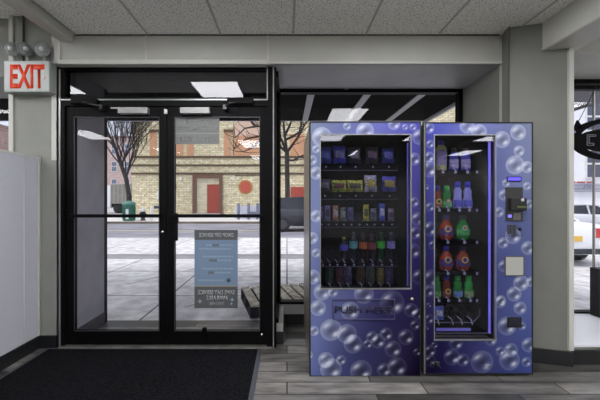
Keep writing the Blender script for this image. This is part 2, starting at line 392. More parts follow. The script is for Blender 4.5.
# ------------------------------------------------------------------ ceiling lights
M_lamp = mat('lit_diffuser', (250,250,255), .4, emit=LAMP)
proto = None
spots = [(-1.146,.82,'over the entrance mat'), (.654,.82,'over the floor before the vending machines'), (-5.1,-3.0,'in the back row, leftmost'),
         (-1.146,-3.0,'in the back row behind the mat light'), (.654,-3.0,'in the back row behind the vending machine light'), (4.254,-3.0,'in the back row, rightmost'),
         (-3.546,.82,'left of the partition'), (3.654,.82,'added as unseen fill in front of the right window bay'), (2.454,-3.0,'in the back row, second from the right'),
         (-5.346,.82,'added as unseen fill in the far left corner'), (5.254,.82,'added as unseen fill in the far right corner'), (-4.146,-5.6,'added as unseen fill against the back wall, leftmost'), (-1.146,-5.6,'added as unseen fill against the back wall, second from the left'), (1.854,-5.6,'added as unseen fill against the back wall, third from the left'), (4.854,-5.6,'against the back wall, rightmost')]  # corner, bay and most back-wall lights added unseen to brighten the room
for i, (x, y, s) in enumerate(spots):
    if proto is None:
        r = empty('ceiling_light', (0,0,0))
        MB().rect(0, .6, 0, 0.001, 0, 1.2, .03)
        m = MB(); m.box(0,.6,0,.03,-.012,-.001); m.box(0,.6,1.17,1.2,-.012,-.001); m.box(0,.03,.03,1.17,-.012,-.001); m.box(.57,.6,.03,1.17,-.012,-.001)
        m.build('frame', M_white, r); MB().box(.03,.57,.03,1.17,-.008,-.004).build('diffuser', M_lamp, r); proto = r
    else: r = copy_tree(proto)
    r.location = (x, y, CH if x > -1.9 else CL); tag(r, 'rectangular recessed ceiling light '+s, 'ceiling light', 'recessed ceiling lights')

# ------------------------------------------------------------------ vending machines
MY = 2.434
def mx_(x): return px(x, MY)
def mz_(y): return ph(y, MY)
M_int = mat('vending_interior', (5,5,8), .7, spec=.2)
M_tray = mat('vending_tray', (2,2,3), .7, spec=.02)
M_side = mat('vending_cabinet_side', (104,98,88), .3)
M_wire = mat('coil_wire', (52,52,60), .4, metal=.6)
M_tag = mat('price_tag', (190,190,215), .5)  # also the white of the painted coil-end glints
M_led = mat('lavender_led', (122,112,225), .5, emit=.85)
M_lip = mat('tray_lip_metal', (130,130,150), .3, metal=.7)

def art_color(X, Z, corners, bubbles):
    """printed wrap artwork: X, Z arrays in photo pixels on the machine front; returns sRGB 0..255"""
    x0, x1, y0, y1, tl, tr, bl, br = corners
    u = np.clip((X-x0)/(x1-x0), 0, 1)[:, None]; v = np.clip((Z-y0)/(y1-y0), 0, 1)[:, None]
    vv = v**.75; u = u**.85
    c = (1-vv)*((1-u)*np.array(tl)+u*np.array(tr))+vv*((1-u)*np.array(bl)+u*np.array(br))
    c = c+6*np.sin(X[:, None]*.07+Z[:, None]*.05)
    for bx, by, rr in bubbles:
        dx = (X-bx)/rr; dy = (Z-by)/rr; d = np.sqrt(dx*dx+dy*dy)[:, None]
        ins = np.clip((1.02-d)/.06, 0, 1)
        base = c.mean(1, keepdims=True)
        light = np.array([205, 212, 235])*np.clip(.36+base/230, 0, 1.04)
        rim = np.clip((d-.55)/.45, 0, 1)**2
        body = .10+.34*np.clip((base-60)/100, 0, 1)+.36*rim*(1-.5*np.clip((d-.95)/.05, 0, 1))
        p = (dx*.6+dy*.8)[:, None]; q = (dx*.8-dy*.6)[:, None]
        sheen = .62*np.exp(-((p+.52)**2/.045+(q)**2/.22))
        c = c*(1-.45*ins*np.exp(-((p-.05)**2/.10+q**2/.3)))
        a = np.clip(body+sheen, 0, .85)*ins
        c = c*(1-a)+light*a
        h1 = np.exp(-((p-.55)**2/.045+(q-.1)**2/.10))*ins*1.0
        h2 = np.exp(-((p+.60)**2/.022+(q+.1)**2/.12))*ins*.7
        hl = np.array([232, 234, 240])*np.clip(.80+base/500, 0, 1)
        h = np.clip(h1+h2, 0, .95); c = c*(1-h)+hl*h
    return np.clip(c*.84, 0, 255)

def wrap_mat():
    m = bpy.data.materials.new('printed_bubble_wrap'); m.use_nodes = True; n = m.node_tree.nodes; l = m.node_tree.links; b = n['Principled BSDF']
    a = n.new('ShaderNodeVertexColor'); a.layer_name = 'art'; l.new(a.outputs[0], b.inputs['Base Color'])
    b.inputs['Roughness'].default_value = .5; b.inputs['Specular IOR Level'].default_value = .1; return m
M_wrap = wrap_mat()

def wrap_panel(name, ex, ez, hole, corners, bubbles, parent, step=.0042):
    hx0, hx1, hy0, hy1 = hole
    def axis(a, b, c, d, st):
        out = []
        for p, q in ((a, b), (b, c), (c, d)):
            k = max(1, int(round(abs(q-p)/st))); out += list(np.linspace(p, q, k+1)[:-1])
        return np.array(out+[d])
    xs = axis(ex[0], hx0, hx1, ex[1], step/.00716); ys = axis(ez[0], hy0, hy1, ez[1], step/.00716)
    XX, YY = np.meshgrid(xs, ys, indexing='ij'); nx, ny = XX.shape
    Xf = XX.ravel(); Yf = YY.ravel()
    idx = np.arange(nx*ny).reshape(nx, ny)
    f = np.stack([idx[:-1, :-1], idx[1:, :-1], idx[1:, 1:], idx[:-1, 1:]], -1).reshape(-1, 4)
    cxm = (XX[:-1, :-1]+XX[1:, 1:]).ravel()/2; cym = (YY[:-1, :-1]+YY[1:, 1:]).ravel()/2
    keep = ~((cxm > hx0) & (cxm < hx1) & (cym > hy0) & (cym < hy1)); f = f[keep]
    co = np.stack([mx_(Xf), np.full_like(Xf, MY), mz_(Yf)], 1)
    used = np.unique(f); remap = -np.ones(nx*ny, int); remap[used] = np.arange(len(used)); f = remap[f]; co = co[used]; Xf = Xf[used]; Yf = Yf[used]
    me = bpy.data.meshes.new(name); me.from_pydata(co.tolist(), [], f.tolist()); me.update()
    c = art_color(Xf, Yf, corners, bubbles)/255
    cl = np.where(c <= .04045, c/12.92, ((c+.055)/1.055)**2.4)
    at = me.color_attributes.new('art', 'FLOAT_COLOR', 'POINT'); at.data.foreach_set('color', np.concatenate([cl, np.ones((len(cl), 1))], 1).astype('f').ravel())
    me.materials.append(M_wrap)
    o = bpy.data.objects.new(name, me); COL.objects.link(o); o.parent = parent
    return o

def machine_body(name, label, ex, ey, hole, back=3.35, glm=None):
    """ex, ey: edges of front in photo pixels at the front plane, hole: window opening"""
    x0, x1 = mx_(ex[0]), mx_(ex[1]); z1 = mz_(ey[0]); z0 = mz_(ey[1])
    r = empty(name, (0,0,0)); tag(r, label, 'vending machine', 'bubble patterned vending machines')
    y = MY+.05; t = .025
    m = MB(); m.box(x0, x0+t, y, back, .02, z1); m.box(x1-t, x1, y, back, .02, z1); m.box(x0+t, x1-t, y, back, z1-t, z1)
    m.box(x0+t, x1-t, back-t, back, .02, z1-t); m.box(x0+t, x1-t, y, back, .02, .235)
    m.build('cabinet', M_side, r, .003)
    hx0, hx1, hz1, hz0 = mx_(hole[0]), mx_(hole[1]), mz_(hole[2]), mz_(hole[3])
    m = MB(); y0 = MY+.002
    m.box(x0, hx0, y0, y, z0, z1); m.box(hx1, x1, y0, y, z0, z1); m.box(hx0, hx1, y0, y, hz1, z1); m.box(hx0, hx1, y0, y, z0, hz0)
    m.build('door', M_dark, r)
    MB().rect(x0-.004, x1+.004, MY-.004, MY+.05, z0-.004, z1+.006, .007).build('door_edge', M_dark, r)
    MB().box(x0+.02, x1-.02, MY+.03, back-.03, 0, .02).build('plinth', M_dark, r)
    # interior liner
    ix0, ix1 = hx0-.01, hx1+.012
    m = MB(); m.box(ix0-.006, ix0, MY+.05, back-.08, .236, z1-.05); m.box(ix1, ix1+.006, MY+.05, back-.08, .236, z1-.05)
    m.box(ix0, ix1, back-.09, back-.08, .236, z1-.05); m.box(ix0, ix1, MY+.05, back-.09, z1-.055, z1-.045)
    m.build('liner', M_int, r)
    MB().rect(hx0-.004, hx1+.004, MY-.003, MY+.02, hz0-.004, hz1+.004, .006).build('window_frame', M_alu, r)
    MB().box(hx0, hx1, MY+.010, MY+.014, hz0, hz1).build('glass', glm, r)
    return r, (hx0, hx1, hz0, hz1, ix0, ix1)

def coil_mb(x, zf, rad, y0=2.575, y1=3.15, turns=9):
    pts = []; n = turns*10
    for i in range(n+1):
        a = -math.pi/2+2*math.pi*i/10
        pts.append((x+rad*math.cos(a), y0+(y1-y0)*i/n, zf+rad+.003+rad*math.sin(a)))
    m = MB(); m.tube(pts, .0022, 4, smooth=False)
    m.tube([pts[0], (x-.012, y0-.008, zf+rad*.7), (x-.03, y0-.01, zf+rad*1.1)], .0028, 5)
    return m

BL = [(322,137,10),(347,126,4),(365,131,9),(394,124,6),(405,127,3),(413,127,3.5),(420,137,8),(414,159,6.5),(316,149,4),(312,160,5),(316,173,6.5),(316,216,6),(312,238,6),(316,253,4.5),
 (313,277,7.5),(414,202,5),(418,219,7),(415,233,6.5),(413,251,7.5),(420,277,8),(322,292,8.5),(318,308,8),(314,331,5),(331,330,11),(347,334,10),(353,344,9.5),(326,360,8),(331,369,11),
 (341,360,5),(361,371,11),(309,355,4),(350,311,9.5),(364,294,10),(392,303,12.5),(411,310,7),(415,325,5),(418,314,6),(406,337,8),(386,334,6.5),(378,341,7.5),(372,337,6),(367.5,344,4.5),
 (393,349,8.5),(397,367,10),(384,370,7),(417,352,4),(333,292,5)]
BR = [(430,207,4.5),(430,229,7.5),(433,245,4.5),(431,279,9.5),(429,128,5.5),(430,144,4),(429,157,5.5),(429,169,8.5),(426,187,3),(429,305,2.5),(429,319,5),(427,328,2),(428,291,6),(456,343,7),(452,357,8.5),
 (463,360,6.5),(434.5,345,3.5),(430,351,6),(430,361,6),(482,362,11.5),(491,340,6),(500,351,4.5),(511,350,7),(509.5,360,10.5),(526.5,362,5),(529,345,7.5),(520,308,6.5),(514,294,7.5),(507,326,9.5),
 (500,302,6),(522,326,4),(518,132.5,8),(502,139.5,8.5),(519,151,5.5),(515,165,9.5),(527,167,6),(529,204,4.5),(504,195,5.5),(499,212,5),(528,248,7),(513,236,8),(503,243,5.5),(504,266,6),(521,283,8),
 (501,300,5),(531,282,5),(467,126,7.5),(479,132,8),(527,186,4),(506,183,4)]

# ---- products -------------------------------------------------------------
def pillow(w, h, t, n=10, m=14, crimp=.06):
    vs = []; fs = []
    for s in (-1, 1):
        for j in range(m+1):
            v = j/m
            for i in range(n+1):
                u = i/n
                e = max(0, math.sin(math.pi*u))**.6; q = max(0, min(1, (v-crimp)/(1-2*crimp))); q = max(0, math.sin(math.pi*q))**.5
                wx = w*(1-.06*math.sin(math.pi*v)+.03*math.sin(11*v))
                yy = s*t/2*e*q
                if v < crimp or v > 1-crimp: yy = .0015*(1 if i % 2 else -1)+s*.0004
                wr = .0012*math.sin(9*u+5*v)
                vs.append(((u-.5)*wx+.02*w*math.sin(6*v), yy+wr*s*q, v*h-.02*h*math.sin(math.pi*u)*(1 if v > .9 else 0)))
    o = (n+1)*(m+1)
    for s in (0, 1):
        for j in range(m):
            for i in range(n):
                a = s*o+j*(n+1)+i; fs.append((a, a+1, a+n+2, a+n+1))
    rim = [i for i in range(n+1)]+[j*(n+1)+n for j in range(1, m+1)]+[m*(n+1)+i for i in range(n-1, -1, -1)]+[j*(n+1) for j in range(m-1, 0, -1)]
    for k in range(len(rim)): a, b = rim[k], rim[(k+1) % len(rim)]; fs.append((a, b, b+o, a+o))
    return MB().add(vs, fs, True)
def bag(name, x, zb, w, h, c, clab, label, cat, group, y=2.60, c2=None, t=.05, lean=.0, kind='bag'):
    r = empty(name, (x, y, zb)); r.rotation_euler = (lean, 0, 0); tag(r, label, cat, group)
    pillow(w, h, t).build('wrapper', mat('foil_%d_%d_%d' % c, tuple(min(255, int(v*1.35+24)) for v in c), .3, c2=tuple(int(v*.42) for v in c), nscale=85, detail=3), r)
    # label patch hugging the front bulge
    m = MB(); n = 10; vs = []; fs = []
    for j in range(n+1):
        for i in range(n+1):
            u = .14+.72*i/n; v = .30+.42*j/n
            e = math.sin(math.pi*u)**.6*math.sin(math.pi*(v-.06)/.88)**.5
            vs.append(((u-.5)*w*.97, -t/2*e-.003, v*h+.012*h*math.sin(6*u)))
    for j in range(n):
        for i in range(n): a = j*(n+1)+i; fs.append((a, a+1, a+n+2, a+n+1))
    m.add(vs, fs, True); m.build('printed_label', mat('foil_label_%d_%d_%d' % clab, tuple(min(255, int(v*1.2+20)) for v in clab), .35, c2=c2 or tuple(int(v*.6) for v in c), nscale=110, detail=3), r)
    return r
def bottle(name, x, zb, h, rad, cbody, cclab, ccap, label, cat, group, y=2.60, shape='soda', emblem=None, clear=False):
    r = empty(name, (x, y, zb)); tag(r, label, cat, group)
    bm_ = mat('bottle_%d_%d_%d' % cbody, cbody, .18 if not clear else .1, noise=.15, nscale=20)
    if shape == 'soda':
        P = [(0,0),(.7,0),(.95,.02),(1,.08),(.95,.22),(.92,.34),(.97,.42),(1,.46),(1,.70),(.96,.74),(.80,.80),(.48,.88),(.36,.91),(.36,.94)]; lab = (.46,.70,1.02); cap = (.91,1.0,.42); sy = 1
    elif shape == 'softener':
        P = [(0,0),(.85,0),(1,.04),(1,.50),(.92,.60),(.72,.72),(.46,.78),(.46,.82)]; lab = (.10,.48,1.015); cap = (.80,1.0,.50); sy = .6
    elif shape == 'jug':
        P = [(0,0),(.62,0),(.85,.06),(1,.22),(1,.42),(.86,.58),(.55,.72),(.40,.80),(.40,.84)]; lab = (.20,.46,1.015); cap = (.82,1.0,.44); sy = .55
    elif shape == 'waist':
        P = [(0,0),(.92,0),(1,.04),(1,.30),(.80,.44),(.86,.55),(.84,.66),(.52,.76),(.50,.80)]; lab = (.06,.30,1.02); cap = (.78,1.0,.56); sy = .7
    elif shape == 'tall':
        P = [(0,0),(.88,0),(1,.03),(.96,.3),(1,.72),(.80,.80),(.45,.86),(.45,.89)]; lab = (.18,.68,1.015); cap = (.86,1.0,.56); sy = .62
    MB().lathe([(a*rad, b*h) for a, b in P], n=20, sy=sy).build('body', bm_, r)
    l0, l1, lr = lab
    def rad_at(t):
        for (a, b), (c, d_) in zip(P, P[1:]):
            if b <= t <= d_ and d_ > b: return a+(c-a)*(t-b)/(d_-b)
        return 1
    full = shape == 'soda'
    pr = [(rad_at(l0+(l1-l0)*k/6)*rad*lr+.0006, (l0+(l1-l0)*k/6)*h) for k in range(7)]
    MB().lathe(pr, n=16, sy=sy, a0=0 if full else -math.pi*.88, a1=2*math.pi if full else -math.pi*.12).build('wrap_label', mat('label_%d_%d_%d' % cclab, tuple(min(255, int(v*1.15+15)) for v in cclab), .4, c2=tuple(int(v*.6) for v in cclab), nscale=110, detail=3), r)
    if emblem:
        er, ec, ec2, ez = emblem
        R = rad*sy*1.02+.004
        e = MB().lathe([(0,-.0012),(er,-.0012),(er,0),(0,0)], (0,-R,ez*h), 18, axis='y', smooth=False).build('round_emblem', mat('emb_%d_%d_%d' % ec, ec, .4), r)
        MB().lathe([(0,-.0022),(er*.6,-.0022),(er*.6,-.0012),(0,-.0012)], (0,-R,ez*h), 14, axis='y').build('emblem_centre', mat('emb_%d_%d_%d' % ec2, ec2, .4), e)
    c0, c1, cr = cap
    MB().lathe([(0,c0*h),(cr*rad,c0*h),(cr*rad*1.0,(c0+c1)/2*h),(cr*rad*.86,c1*h-.002),(0,c1*h)], n=16).build('cap', mat('cap_%d_%d_%d' % ccap, ccap, .4), r)
    return r
def can(x, zb, h, rad, c, c2, label, group, y=2.60):
    r = empty('drink_can', (x, y, zb)); tag(r, label, 'can', group)
    MB().lathe([(rad*.8,.004),(rad,.012),(rad,h-.014),(rad*.84,h-.003)], n=20).build('printed_shell', mat('can_%d_%d_%d' % c, c, .3, metal=.4, c2=c2, nscale=40), r)
    MB().lathe([(0,.006),(rad*.7,.002),(rad*.8,.004)], n=16).lathe([(rad*.84,h-.003),(rad*.86,h),(rad*.78,h-.005),(0,h-.005)], n=16).build('lid', M_chrome, r)
    return r

# ---- left machine
EX = (310.2, 420.4); EY = (122.3, 376)
HL = (320.5, 410.8, 134.5, 288.8)
vm, (hx0, hx1, hz0, hz1, ix0, ix1) = machine_body('vending_machine', 'blue bubble wrapped snack and drink vending machine nearest the doors with PUSH HERE flap', EX, EY, HL, glm=M_glassl)
wrap_panel('front_wrap', EX, EY, HL, (310,420,122,376,(138,150,176),(82,82,176),(108,122,180),(12,0,30)), BL, vm)
ZP = 2.575
def zrow(y): return ph(y, ZP)
rows = [(163.5,170.5,[325,339.5,354.5,372,388]), (192,199.5,[324,339,355,371,388.5]), (221.5,227.5,[321,327.5,335.5,343,350.5,358.5,366,373.5,382,391]),
        (262.5,266.5,[322,329,336.5,344,353,363,372,381,391]), (285.5,288.5,[320.5,329.5,340,348,361,370,380,389])]
for ri, (yf, yl, cols) in enumerate(rows):
    zf = zrow(yf); zl = zrow(yl)
    sh = MB().box(ix0, ix1-.055, 2.60, 3.2, zf-.006, zf).box(ix0, ix1-.055, 2.57, 2.60, zl, zf).build('shelf', M_tray, vm)
    MB().box(ix0, ix1-.06, 2.566, 2.57, zl, zl+.003).build('shelf_lip', M_lip, sh)
    sp = .0245 if len(cols) > 5 else .042
    for x in cols:
        coil_mb(px(x,ZP), zf, sp, turns=7 if len(cols) > 5 else 5).build('coil', M_wire, vm)
        xx = px(x+1, 2.565); zc = (zf+zl)/2
        if ri > 2: MB().tube([(px(x-2.2,ZP), 2.563, zf+.028), (px(x-.6,ZP), 2.560, zf+.018), (px(x+.3,ZP), 2.560, zf+.002)], .0036, 5).build('coil_glint', M_tag, vm)  # white tip stands for the highlight on the wire end
        MB().box(xx-.006, xx+.006, 2.562, 2.566, zc-.006, zc+.006).build('price_tag', M_tag, vm)
MB().box(px(409,MY), px(409.9,MY), MY+.03, MY+.045, mz_(287), mz_(142)).build('led_strip', mat('dim_led', (116,112,190), .5, emit=.35), vm)
MB().box(hx1-.05, hx1-.045, 2.60, 3.2, .5, 1.66).build('side_divider', M_int, vm)
# push flap
fx0, fx1, fz1, fz0 = mx_(332.5), mx_(395), mz_(299), mz_(319.5)
MB().rect(fx0, fx1, MY-.006, MY-.0005, fz0, fz1, .006).build('push_flap', mat('flap_rim', (84,80,120), .3, metal=.6), vm, .001)
text('push_lettering', 'PUSH HERE', mat('flap_letter', (14,8,36), .5), vm, mx_(363.5), MY-.004, mz_(309.5), .052, .41, bold=.012)
MB().lathe([(0,-.010),(.010,-.008),(.012,0),(0,0)], (mx_(412), MY, mz_(299)), 14, axis='y').build('lock', mat('brass_lock', (190,180,150), .3, metal=.8), vm)

GL = 'snack bags on the upper shelves of the left machine'
# row 1, row 2 bags
def wpx(n): return n*ZP/FX
r1 = [(325,17,(54,60,150),(110,120,230),'blue foil crisp bag leftmost on the top shelf of the left machine'),
      (339.5,18,(60,62,190),(170,160,190),'blue bag with a brown upper half, second on the top shelf'),
      (354.5,17,(38,36,46),(96,96,110),'black crisp bag in the middle of the top shelf'),
      (372,17,(52,46,56),(150,120,130),'dark bag with pale pink print, fourth on the top shelf'),
      (388,16,(50,52,130),(120,120,220),'dark blue bag at the right end of the top shelf')]
for x, h, c, cl, lb in r1: bag('snack_bag', px(x,2.6), zrow(163.3), wpx(12.5), wpx(h), c, cl, lb, 'snack bag', GL)
r2 = [(324.5,13,(52,50,58),(120,118,110),12,'dark grey snack bag leftmost on the second shelf of the left machine'),
      (339,12,(160,190,50),(120,60,40),15,'lime green and brown flat snack bag, second on the second shelf'),
      (355,12,(205,215,50),(70,70,40),16,'yellow green snack bag with dark print, third on the second shelf'),
      (370.5,17,(200,196,205),(210,180,60),12.5,'white snack bag with yellow picture, fourth on the second shelf'),
      (389,16,(64,66,160),(200,170,60),14,'dark blue snack bag with yellow picture at the right end of the second shelf')]
for x, h, c, cl, w_, lb in r2: bag('snack_bag', px(x,2.6), zrow(191.8), wpx(w_), wpx(h), c, cl, lb, 'snack bag', GL, c2=(30,30,50))
r3 = [(321,15,(70,68,100),(100,98,130),'slim grey snack bar, first on the third shelf of the left machine'),
      (327.5,16,(110,104,140),(50,45,70),'slim mauve snack bar, second on the third shelf'),
      (335.5,16,(160,110,70),(210,190,160),'slim orange brown snack bar, third on the third shelf'),
      (343,14,(90,100,90),(150,160,140),'slim grey green snack bar, fourth on the third shelf'),
      (350.5,14,(80,76,120),(50,50,90),'slim purple snack bar, fifth on the third shelf'),
      (366,17,(190,200,40),(40,44,20),'yellow and black snack bar on the third shelf, left of the bright blue one'),
      (373.5,13,(110,112,118),(60,60,66),'short grey snack bar between the yellow and the blue ones'),
      (382,18,(56,78,220),(200,210,255),'bright blue snack bar with white print on the third shelf'),
      (391,13,(130,120,125),(60,50,50),'grey and brown snack bar at the right end of the third shelf')]
for x, h, c, cl, lb in r3: bag('snack_bar', px(x,2.6), zrow(221.3), wpx(6), wpx(h), c, cl, lb, 'snack bar', 'snack bars on the third shelf of the left machine', t=.02)
r4 = [(344,25,(20,20,30),(84,80,200),(210,210,50),'dark small bottle with blue label and yellow band on the fourth shelf'),
      (353.5,30,(26,36,36),(110,190,170),(60,80,80),'clear soda bottle with pale teal label on the fourth shelf'),
      (363,29,(26,14,10),(200,104,50),(40,30,28),'brown soda bottle with orange label on the fourth shelf'),
      (372,28,(24,12,14),(150,76,76),(60,40,44),'dark soda bottle with dull red label between the orange and green labelled ones'),
      (381,30,(16,60,22),(70,210,50),(40,90,50),'green soda bottle with bright green label on the fourth shelf'),
      (391,30,(34,34,46),(160,150,210),(120,120,150),'clear bottle with lilac label at the right end of the fourth shelf')]
for x, h, cb, cl, cc, lb in r4: bottle('soda_bottle', px(x,2.6), zrow(262.3), wpx(h), wpx(3.9), cb, cl, cc, lb, 'bottle', 'soda bottles on the fourth shelf of the left machine')
r5 = [(329.5,(60,110,70),(24,40,28),'green drink can, first on the bottom shelf of the left machine'),
      (340,(130,80,80),(40,36,44),'dark drink can with red rim, second on the bottom shelf'),
      (348,(120,116,140),(44,40,56),'grey drink can with pale print, third on the bottom shelf'),
      (361,(110,86,50),(44,34,20),'brown gold drink can in the middle of the bottom shelf'),
      (370,(90,110,84),(40,34,26),'dark can with green top, just right of the brown gold can'),
      (380,(150,140,60),(60,54,26),'olive yellow drink can on the bottom shelf'),
      (389,(88,82,130),(44,36,50),'purple grey drink can at the right end of the bottom shelf')]
for x, c, c2, lb in r5: can(px(x,2.6), zrow(285.4), wpx(18), wpx(3.9), c, c2, lb, 'drink cans on the bottom shelf of the left machine')

# ---- right machine
EX = (425.6, 532.2); EY = (123, 373.5)
HR = (434.5, 495.5, 135, 340)
vr, (hx0, hx1, hz0, hz1, ix0, ix1) = machine_body('vending_machine', 'purple bubble wrapped laundry supplies vending machine beside the right pillar with card reader', EX, EY, HR, glm=M_glassm)
wrap_panel('front_wrap', EX, EY, HR, (425,532,122,374,(72,78,178),(144,154,182),(16,4,42),(72,86,152)), BR, vr)
MB().box(mx_(424), mx_(425.5), MY-.004, MY+.03, mz_(374), mz_(123)).build('hinge', mat('hinge_metal', (120,122,124), .4, metal=.5), vr)
rowsR = [(170.5,174.5,[441,453.5,465.5]), (208.5,212.5,[437.5,446.5,457.5,467.5]), (240.5,244.5,[446,462.5]), (271.5,275.5,[446,462.5]), (298.5,302.5,[437,446.5,457.5,468.5])]
for ri, (yf, yl, cols) in enumerate(rowsR):
    zf = zrow(yf); zl = zrow(yl)
    sh = MB().box(ix0, ix1-.05, 2.60, 3.2, zf-.006, zf).box(ix0, ix1-.05, 2.57, 2.60, zl, zf).build('shelf', M_tray, vr)
    for x in cols:
        coil_mb(px(x,ZP), zf, .03 if len(cols) > 2 else .05, turns=6).build('coil', M_wire, vr)
        MB().tube([(px(x-1.6,ZP), 2.563, zf+.016), (px(x,ZP), 2.560, zf+.010), (px(x+1.2,ZP), 2.560, zf-.004)], .0036, 5).build('coil_glint', M_tag, vr)  # glint on the wire end, put in as a white tip
        xx = px(x+2, 2.565); MB().box(xx-.009, xx+.009, 2.562, 2.566, zl+.008, zf-.004).build('price_tag', M_tag, vr)
    xx = px(477, 2.565); MB().box(xx-.006, xx+.006, 2.562, 2.566, zl+.008, zf-.002).build('price_tag', M_tag, vr)
# lowest, sold-out shelf: curved front rail, coils and delivery bin
zf = zrow(322)
sh = MB().box(ix0, ix1-.09, 2.60, 3.2, zf-.006, zf).build('shelf', M_tray, vr)
MB().tube([(ix0, 2.565, zf), (px(472,ZP), 2.565, zf), (px(479,ZP), 2.565, zrow(315)), (px(479,ZP), 2.565, zrow(309))], .0035, 6).build('shelf_rail', M_lip, sh)
for x in (438, 452, 461, 471):
    coil_mb(px(x,ZP), zf, .035, turns=5).build('coil', M_wire, vr)
    MB().tube([(px(x-5,ZP), 2.56, zrow(315.5)), (px(x-1.5,ZP), 2.555, zrow(318.5)), (px(x,ZP), 2.555, zrow(323.5))], .0042, 6).build('coil_glint', M_tag, vr)  # painted wire-end glint, white instead of wire metal
MB().box(ix0, ix1, 2.575, 3.0, .236, zrow(331)).build('delivery_bin', M_tray, vr, .004)
MB().box(px(436,ZP), px(470,ZP), 2.564, 2.573, zrow(330.5), zrow(327.8)).build('bin_light', mat('bin_led', (120,112,200), .5, emit=.35), vr)
MB().box(ix0, ix1, 2.49, 2.50, mz_(337), mz_(336)).build('lower_rail', M_lip, vr)
MB().box(px(491.8,MY), px(493.2,MY), MY+.03, MY+.045, mz_(335), mz_(141)).build('led_strip', M_led, vr)
# customer controls
def ctrl(name, x0, x1, y0, y1, d0, m, parent=vr, bevel=.002): return MB().box(mx_(x0), mx_(x1), MY-d0, MY+.001, mz_(y1), mz_(y0)).build(name, m, parent, bevel)
dsp = ctrl('display', 506.5, 521.2, 176.6, 181.4, .006, M_dark)
MB().box(mx_(507.4), mx_(520.2), MY-.0075, MY-.006, mz_(180.6), mz_(177.4)).build('display_text_area', mat('purple_display', (84,70,215), .5, emit=.9), dsp)
bz = ctrl('payment_bezel', 505.3, 522.3, 187.3, 221, .008, mat('bezel', (34,34,36), .5))
MB().box(mx_(507.5), mx_(523.4), MY-.04, MY-.008, mz_(210.5), mz_(198)).build('card_reader', M_dark, bz, .005)
MB().lathe([(0,-.004),(.011,-.004),(.011,0),(0,0)], (mx_(518.5), MY-.04, mz_(200)), 12, axis='y').build('reader_mark', mat('mark_grey', (170,170,175), .4), bz)
MB().box(mx_(513.5), mx_(522), MY-.042, MY-.04, mz_(207.6), mz_(206)).build('reader_slot', mat('slot_olive', (86,98,44), .4), bz)
MB().box(mx_(512.4), mx_(515.6), MY-.011, MY-.008, mz_(220), mz_(213)).box(mx_(516.2), mx_(519.6), MY-.011, MY-.008, mz_(220), mz_(213)).build('bill_guide', mat('guide_grey', (88,86,82), .4), bz)
MB().box(mx_(507.3), mx_(510.8), MY-.010, MY-.008, mz_(217.5), mz_(214.5)).build('coin_light', mat('coin_led', (120,110,230), .5, emit=.6), bz)
kp = ctrl('keypad', 507.2, 516.2, 224.6, 234.2, .005, mat('keypad_black', (30,32,38), .4))
for i in range(3):
    for j in range(4):
        X = 508.7+i*3; Y = 225.8+j*2.4
        MB().box(mx_(X-1), mx_(X+1), MY-.008, MY-.005, mz_(Y+.8), mz_(Y-.8)).build('key', mat('key_grey', (58,62,72), .4), kp)
MB().lathe([(0,-.007),(.012,-.006),(.014,0),(0,0)], (mx_(519.8), MY, mz_(229)), 16, axis='y').build('coin_knob', M_dark, vr)
text('selection_lettering', 'TO MAKE SELECTIONS', mat('ink', (40,44,70), .5), vr, mx_(513.5), MY-.0012, mz_(235.6), .008, .13)
cr = ctrl('return_window', 504.2, 524, 255.8, 275.8, .006, mat('window_rim', (60,62,66), .5))
MB().box(mx_(505.4), mx_(522.6), MY-.0075, MY-.006, mz_(275), mz_(257)).build('return_plate', mat('pale_plate', (160,160,152), .5), cr)
cr = ctrl('coin_return', 507, 521.2, 317, 327.3, .006, M_dark)
MB().box(mx_(508.4), mx_(519.6), MY-.008, MY-.006, mz_(326), mz_(318.5)).build('return_flap', mat('flap_navy', (20,22,34), .3), cr)
text('logo_lettering', 'VR', mat('logo_ink', (6,4,14), .4), vr, mx_(435.8), MY-.003, mz_(364.5), .048, .08, bold=.05)
text('maker_lettering', 'VENDRITE.COM', mat('ink', (40,44,70), .5), vr, mx_(491), MY-.0012, mz_(366.5), .012, .13)

OR = (168,58,24); BLU = (54,50,170); YEL = (232,196,70); GRN = (26,136,44)
GR = 'laundry products in the right machine'
bottle('cleaner_bottle', px(441,2.6), zrow(170.3), wpx(30), wpx(5.6), (190,196,130), (150,140,180), (86,80,200), 'yellow green bottle with violet cap, first on the top shelf of the right machine', 'bottle', GR, shape='tall')
bottle('cleaner_bottle', px(453.7,2.6), zrow(170.3), wpx(23), wpx(4.6), (88,90,190), (180,170,235), (92,40,70), 'violet bottle with wine red cap in the middle of the top shelf', 'bottle', GR, shape='softener')
bottle('cleaner_bottle', px(465.5,2.6), zrow(170.3), wpx(23), wpx(4.9), (96,98,196), (190,178,238), (92,40,70), 'violet bottle with wine red cap at the right of the top shelf', 'bottle', GR, shape='softener')
bottle('detergent_bottle', px(437.5,2.6), zrow(208.3), wpx(23), wpx(4.2), (130,54,30), (150,70,40), (44,44,140), 'small dark orange detergent bottle with blue cap, leftmost on the second shelf', 'bottle', GR, shape='waist', emblem=(wpx(2.8),YEL,(40,36,60),.3))
bottle('detergent_bottle', px(446.7,2.6), zrow(208.3), wpx(23), wpx(4.7), GRN, (90,190,110), (46,190,70), 'green detergent bottle on the second shelf beside the small orange one', 'bottle', GR, shape='waist', emblem=(wpx(2.2),(200,120,90),(220,220,210),.32))
bottle('bleach_bottle', px(457.6,2.6), zrow(208.3), wpx(27), wpx(4.6), (160,164,226), (70,74,190), (60,60,200), 'white blue bottle with blue cap, third on the second shelf', 'bottle', GR, shape='waist')
